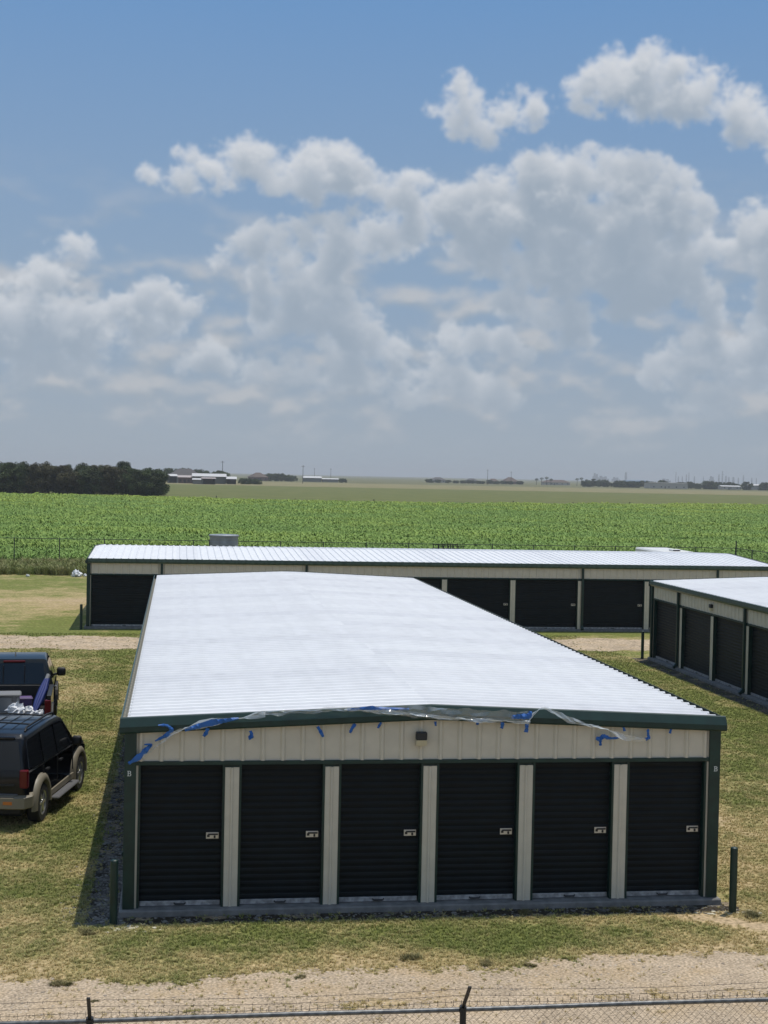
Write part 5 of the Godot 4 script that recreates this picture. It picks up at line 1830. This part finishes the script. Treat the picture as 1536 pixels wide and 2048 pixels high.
	for i in 7:
		var x: float = [407.0, 413.0, 419.0, 424.0, 455.0, 460.0, 466.0][i]
		var o := thing("palm_tree", nth[i] + " slender palm from the left beside the wide brown roofed house", "palm", Vector3(x, y, -1610.0), 0.0, "palms on the horizon")
		var g := Geo.new()
		g.tube([Vector3(0, -0.3, 0), Vector3(0.2, 5.5 + i % 3, 0)], [0.3, 0.22], 6)
		part(o, "trunk", g, M.bark)
		var c := scatter(o, "crown", M_leaf[i % 3], M.tree_leaf, [Transform3D(Basis().scaled(Vector3(2.4, 1.7, 2.4)), Vector3(0.2, 6.0 + i % 3, 0))], [green * 1.2])
		c.remove_meta("kind")
	for i in 6:
		var d: Array = [[88.0, -1010.0, 13.0], [160.0, -1700.0, 14.0], [180.0, -1705.0, 14.0], [305.0, -1400.0, 15.0], [352.0, -1500.0, 14.0], [28.0, -900.0, 14.0]][i]
		pole(["thin dark utility pole right of the brown farm house", "left one of two thin poles in the middle of the horizon", "right one of two thin poles in the middle of the horizon", "utility pole at the left of the far right houses", "utility pole just left of the big brown roof", "utility pole rising behind the long barn"][i], Vector3(d[0], y, d[1]), d[2], "utility poles on the plain")
	# field marker posts along the far edge of the crop
	for i in 9:
		var x := -8.0 + i * 17.0
		var o := thing("marker_post", nth[i] + " short dark post from the left at the far edge of the crop", "post", Vector3(x, y, crop_end(x) - 3.0), 0.0, "posts along the crop's far edge")
		var g := Geo.new()
		g.tube([Vector3(0, -0.3, 0), Vector3(0.1 * (i % 3 - 1), 1.35 + 0.25 * (i % 2), 0)], 0.11, 6)
		part(o, "stake", g, M.bark)
	# the refinery far off in the haze
	var works := [[1190, 14, 30], [1205, 9, 60], [1250, 17, 13], [1350, 20, 5], [1355, 11, 7], [1363, 11, 7], [1371, 15, 7], [1376, 19, 6], [1387, 12, 8], [1405, 12, 5], [1422, 13, 24], [1436, 17, 9], [1443, 24, 8], [1450, 14, 12], [1456, 12, 9], [1465, 12, 14], [1475, 11, 8], [1485, 16, 8], [1502, 11, 8], [1511, 11, 6], [1230, 7, 40], [1330, 6, 50]]
	works.sort_custom(func(p, q): return p[0] < q[0])
	var seen_big := 0
	var seen_thin := 0
	for i in works.size():
		var w: Array = works[i]
		var deg: float = (w[0] - 768.0) / 2917.5
		var dist := 8200.0
		var ang := 0.14043 + atan(deg)
		var at := Vector3(0.64 + sin(ang) / cos(atan(deg)) * dist, -0.5, 22.0 - cos(ang) / cos(atan(deg)) * dist)
		var h: float = w[1] / 2917.5 * dist + 6.0
		var wide: float = w[2] * 1.1
		var big: bool = w[2] > 20
		var o := thing("refinery_block" if big else "refinery_tower", nth[seen_big] + " broad refinery block from the left in the haze on the horizon" if big else nth[seen_thin] + " slender refinery tower from the left in the haze on the horizon", "refinery", at, 0.0, "refinery blocks in the haze" if big else "refinery towers in the haze")
		var g := Geo.new()
		if big:
			for j in 5:
				var x := -wide * 0.5 + j * wide * 0.2
				g.box(Vector3(x, 0, -10), Vector3(x + wide * 0.17, h * [0.6, 1.0, 0.75, 0.9, 0.5][j], 10))
		else:
			g.lathe([Vector2(wide * 0.5, 0), Vector2(wide * 0.5, h * 0.6), Vector2(wide * 0.36, h * 0.65), Vector2(wide * 0.36, h), Vector2(0, h)], 8)
		if big: seen_big += 1
		else: seen_thin += 1
		part(o, "tower" if not big else "block", g, M.tower_grey)
		if not big:
			g = Geo.new()
			g.box(Vector3(-wide * 0.6, h * 0.72, -wide * 0.6), Vector3(wide * 0.6, h * 0.75, wide * 0.6))
			part(o, "platform", g, M.tower_grey)


# ---------------------------------------------------------------- masking film and tape left on the front eave
# a ribbon of limp film along pts (x, y, z), width w, creased
func ribbon(pts: Array, widths: Array, seed_: int, steps := 10, turns := 0.0, crease := 0.03) -> Geo:
	var n := FastNoiseLite.new()
	n.seed = seed_; n.frequency = 4.0; n.fractal_octaves = 3
	var cv := Curve3D.new()
	for i in pts.size():
		var t: Vector3 = (pts[mini(i + 1, pts.size() - 1)] - pts[maxi(i - 1, 0)]) / 6.0
		cv.add_point(pts[i], -t, t)
	var total := (pts.size() - 1) * steps
	var rows := []
	for i in total + 1:
		var seg := mini(i / steps, pts.size() - 2)
		var f := float(i - seg * steps) / steps
		var p := cv.sample(seg, f)
		var w: float = lerpf(widths[seg], widths[seg + 1], f)
		var a := turns * TAU * i / total
		var across := Vector3(0, cos(a), sin(a) * 0.4)
		var row := []
		for k in 5:
			var u := k / 4.0 - 0.5
			var d := across * u * w
			d += Vector3(0, 0, 1) * crease * n.get_noise_3d(p.x * 0.55, u * 4.0, p.y) + Vector3(0, 1, 0) * crease * 0.6 * n.get_noise_3d(p.x * 0.7 + 40.0, u * 3.0, p.y)
			row.append(p + d)
		rows.append(row)
	var g := Geo.new()
	for i in total:
		for k in 4: g.quad(rows[i][k], rows[i + 1][k], rows[i + 1][k + 1], rows[i][k + 1])
	soften(g, 40.0)
	return g

func roof_work() -> void:
	# clear film, bunched along the ridge of the eave and trailing to both sides
	var o := thing("plastic_film", "crumpled clear plastic film trailing along the front roof edge", "plastic film")
	part(o, "left_tail", ribbon([Vector3(0.10, 2.25, 0.07), Vector3(0.42, 2.50, 0.09), Vector3(0.62, 2.68, 0.15), Vector3(1.0, 2.80, 0.16), Vector3(1.5, 2.89, 0.15), Vector3(2.0, 2.96, 0.12)], [0.05, 0.07, 0.08, 0.12, 0.12, 0.08], 1, 12, 1.5, 0.06), M.film_folded)
	part(o, "ridge_sheet", ribbon([Vector3(1.9, 2.97, 0.11), Vector3(2.8, 3.01, 0.11), Vector3(3.5, 3.03, 0.12), Vector3(4.2, 2.99, 0.15), Vector3(5.0, 2.95, 0.16), Vector3(5.7, 2.92, 0.16), Vector3(6.1, 2.93, 0.15)], [0.05, 0.06, 0.10, 0.17, 0.20, 0.18, 0.10], 2, 20, 0.0, 0.08), M.film)
	part(o, "ridge_strand", ribbon([Vector3(3.2, 3.03, 0.12), Vector3(3.9, 2.98, 0.15), Vector3(4.7, 2.91, 0.17), Vector3(5.4, 2.86, 0.17), Vector3(6.1, 2.83, 0.16)], [0.03, 0.07, 0.06, 0.07, 0.04], 3, 16, 2.0, 0.06), M.film_folded)
	part(o, "right_tail", ribbon([Vector3(6.05, 2.78, 0.15), Vector3(6.15, 2.95, 0.17), Vector3(6.3, 3.05, 0.18), Vector3(6.55, 2.95, 0.2), Vector3(6.85, 2.82, 0.2), Vector3(7.25, 2.74, 0.19), Vector3(7.55, 2.62, 0.16), Vector3(7.75, 2.55, 0.10), Vector3(8.05, 2.53, 0.08)], [0.04, 0.06, 0.07, 0.10, 0.10, 0.08, 0.10, 0.10, 0.08], 4, 12, 1.2, 0.06), M.film_folded)
	# blue tape: name, points, widths
	var tapes := [
		["long blue tape tail hanging at the left end of the front eave", [Vector3(-0.03, 2.21, 0.075), Vector3(0.12, 2.31, 0.085), Vector3(0.27, 2.46, 0.085), Vector3(0.30, 2.50, 0.10), Vector3(0.20, 2.50, 0.11)], [0.04, 0.09, 0.06, 0.03, 0.02]],
		["curled blue tape loop just below the left end of the eave", [Vector3(0.36, 2.55, 0.09), Vector3(0.52, 2.64, 0.12), Vector3(0.60, 2.73, 0.16), Vector3(0.52, 2.80, 0.17), Vector3(0.40, 2.80, 0.17)], [0.02, 0.06, 0.06, 0.04, 0.02]],
		["long twisted blue tape lying up the left slope of the eave", [Vector3(0.80, 2.72, 0.17), Vector3(1.0, 2.79, 0.18), Vector3(1.2, 2.84, 0.18), Vector3(1.4, 2.87, 0.17), Vector3(1.6, 2.90, 0.15)], [0.04, 0.07, 0.09, 0.06, 0.02]],
		["short blue tape strip under the twisted tape on the left", [Vector3(1.14, 2.75, 0.13), Vector3(1.12, 2.68, 0.12), Vector3(1.08, 2.62, 0.10)], [0.05, 0.06, 0.05]],
		["blue tape hook hanging second from the left under the eave", [Vector3(1.78, 2.70, 0.10), Vector3(1.80, 2.64, 0.12), Vector3(1.77, 2.60, 0.12), Vector3(1.83, 2.62, 0.11)], [0.04, 0.05, 0.06, 0.04]],
		["slanting blue tape strip hanging above the second door", [Vector3(2.80, 2.76, 0.09), Vector3(2.85, 2.68, 0.10), Vector3(2.89, 2.60, 0.09)], [0.05, 0.05, 0.04]],
		["blue tape strip hanging above the pier between second and third door", [Vector3(3.38, 2.80, 0.09), Vector3(3.33, 2.73, 0.10), Vector3(3.30, 2.66, 0.09)], [0.05, 0.05, 0.04]],
		["small blue tape tab left of the wall light", [Vector3(3.78, 2.82, 0.09), Vector3(3.75, 2.77, 0.09), Vector3(3.73, 2.73, 0.08)], [0.04, 0.04, 0.03]],
		["tiny blue tape tab right of the wall light", [Vector3(4.62, 2.83, 0.09), Vector3(4.63, 2.76, 0.08)], [0.04, 0.03]],
		["long blue tape along the roof edge left of the ridge", [Vector3(3.25, 3.02, 0.13), Vector3(3.6, 3.05, 0.13), Vector3(3.75, 3.04, 0.13), Vector3(4.2, 3.03, 0.12)], [0.03, 0.06, 0.05, 0.03]],
		["blue tape patch where the film bunches right of the ridge", [Vector3(5.80, 2.91, 0.17), Vector3(5.95, 2.92, 0.18), Vector3(6.07, 2.93, 0.18), Vector3(6.10, 3.00, 0.17)], [0.05, 0.08, 0.09, 0.04]],
		["blue tape strip hanging below the bunched film", [Vector3(6.05, 2.80, 0.14), Vector3(6.06, 2.73, 0.12), Vector3(6.05, 2.66, 0.10)], [0.06, 0.06, 0.06]],
		["small blue tape tab left of the bunched film", [Vector3(5.67, 2.82, 0.13), Vector3(5.67, 2.75, 0.11), Vector3(5.66, 2.72, 0.10)], [0.06, 0.05, 0.05]],
		["short blue tape tab above the gap of the fourth door", [Vector3(5.28, 2.82, 0.12), Vector3(5.28, 2.78, 0.10)], [0.05, 0.05]],
		["branching blue tape tail under the fifth door's right edge", [Vector3(7.18, 2.56, 0.08), Vector3(7.24, 2.55, 0.10), Vector3(7.30, 2.59, 0.10), Vector3(7.40, 2.56, 0.10), Vector3(7.55, 2.57, 0.12)], [0.05, 0.07, 0.06, 0.05, 0.02]],
		["hanging end of the branching blue tape on the beige panel", [Vector3(7.25, 2.56, 0.085), Vector3(7.255, 2.50, 0.08), Vector3(7.26, 2.44, 0.07)], [0.04, 0.04, 0.04]],
		["hooked blue tape strip near the right end of the eave", [Vector3(8.02, 2.70, 0.09), Vector3(8.02, 2.62, 0.10), Vector3(8.03, 2.56, 0.10), Vector3(7.98, 2.54, 0.10)], [0.04, 0.04, 0.05, 0.04]],
		["small dull blue tape tab left of the hooked strip", [Vector3(7.62, 2.74, 0.09), Vector3(7.64, 2.67, 0.09)], [0.05, 0.04]],
		["dull blue tape tab nearest the right corner", [Vector3(8.40, 2.71, 0.09), Vector3(8.38, 2.63, 0.09)], [0.05, 0.04]],
	]
	for i in tapes.size():
		var t: Array = tapes[i]
		var th := thing("tape_strip", t[0], "tape")
		part(th, "strip", upright_ribbon(t[1], t[2], 20 + i), M.tape)

# tape is kept thin but real: two faces 2 mm apart
func upright_ribbon(pts: Array, widths: Array, seed_: int) -> Geo:
	var n := FastNoiseLite.new()
	n.seed = seed_; n.frequency = 5.0
	var cv := Curve3D.new()
	for i in pts.size():
		var t: Vector3 = (pts[mini(i + 1, pts.size() - 1)] - pts[maxi(i - 1, 0)]) / 6.0
		cv.add_point(pts[i], -t, t)
	var g := Geo.new()
	var rows := []
	var steps := 6
	var total := (pts.size() - 1) * steps
	for i in total + 1:
		var seg := mini(i / steps, pts.size() - 2)
		var f := float(i - seg * steps) / steps
		var p := cv.sample(seg, f)
		var q := cv.sample(seg, minf(f + 0.05, 1.0)) - cv.sample(seg, maxf(f - 0.05, 0.0))
		var across := Vector3(-q.y, q.x, 0).normalized()
		var w: float = lerpf(widths[seg], widths[seg + 1], f) * (1.0 + 0.5 * n.get_noise_1d(i * 0.12))
		var z := Vector3(0, 0, 0.03 * n.get_noise_1d(i * 0.09 + 5.0))
		rows.append([p - across * w * 0.5 + z, p + Vector3(0, 0, 0.012) + z, p + across * w * 0.5 - z])
	for i in total:
		for k in 2:
			g.quad(rows[i][k], rows[i + 1][k], rows[i + 1][k + 1], rows[i][k + 1])
			var d := Vector3(0, 0, -0.002)
			g.quad(rows[i][k + 1] + d, rows[i + 1][k + 1] + d, rows[i + 1][k] + d, rows[i][k] + d)
	soften(g, 35.0)
	return g

func small_things() -> void:
	var spots := [[-0.20, 0.46, 0.97, "dark green pipe bollard at the left front corner of the nearest building"], [9.31, 0.54, 1.03, "dark green pipe bollard at the right front corner of the nearest building"],
		[18.05, -30.75, 1.05, "dark pipe bollard at the far corner of the right building"], [-3.30, -40.05, 1.05, "dark pipe bollard at the left end of the long back building"]]
	for d in spots:
		var o := thing("bollard", d[3], "bollard", Vector3(d[0], GROUND, d[1]), 0.0, "pipe bollards guarding the building corners")
		var h: float = d[2]
		var g := Geo.new()
		g.lathe([Vector2(0.0575, -0.2), Vector2(0.0575, h - 0.03)], 20)
		part(o, "pipe", g, M.green)
		g = Geo.new()
		g.lathe([Vector2(0.0575, h - 0.03), Vector2(0.053, h - 0.012), Vector2(0.035, h - 0.002), Vector2(0, h)], 20)
		part(o, "cap", g, M.green)
	# weed clumps on the track and at the slab
	var m := leafy("clump_leaf", 0.4)
	var weeds := [[-0.75, 2.95, 0.20, "olive weed clump at the left edge of the track"], [4.95, 2.62, 0.17, "round weed clump on the track below the fourth door"], [5.55, 2.72, 0.12, "small weed clump beside the round one on the track"], [2.35, 2.95, 0.12, "small weed clump on the track below the second door"], [0.95, 4.25, 0.12, "faint weed clump near the fence post"], [3.95, 2.30, 0.22, "green weed clump at the lawn's edge below the third door"],
		[6.05, 0.38, 0.20, "dark weed clump against the slab by the fifth door"], [7.55, 0.36, 0.20, "tall weed clump against the slab by the last pier"], [9.55, 0.75, 0.24, "spreading weed clump round the right bollard"], [-0.55, 0.85, 0.22, "spreading weed clump by the left bollard"], [-0.3, 3.6, 0.08, "tiny weed clump on the track at the left"]]
	for i in weeds.size():
		var d: Array = weeds[i]
		var o := thing("weed_clump", d[3], "weed", Vector3(d[0], GROUND, d[1]), i * 1.3)
		var r := RandomNumberGenerator.new()
		r.seed = 800 + i
		var s: float = d[2] * 0.72
		var places := []
		var tints := []
		for k in 40:
			var a := r.randf() * TAU
			var q := sqrt(r.randf()) * s
			places.append(Transform3D(Basis(Vector3.UP, r.randf() * TAU).scaled(Vector3.ONE * r.randf_range(0.6, 1.2) * s / 0.2), Vector3(cos(a) * q, 0, sin(a) * q * 0.6)))
			tints.append(Color(0.12, 0.13, 0.05).lerp(Color(0.24, 0.19, 0.09), r.randf()) * r.randf_range(0.8, 1.1))
		var c := scatter(o, "leaves", blade_tuft(20, 0.085, 0.12, 0.006, 30 + i % 3), m, places, tints)
		c.remove_meta("kind")
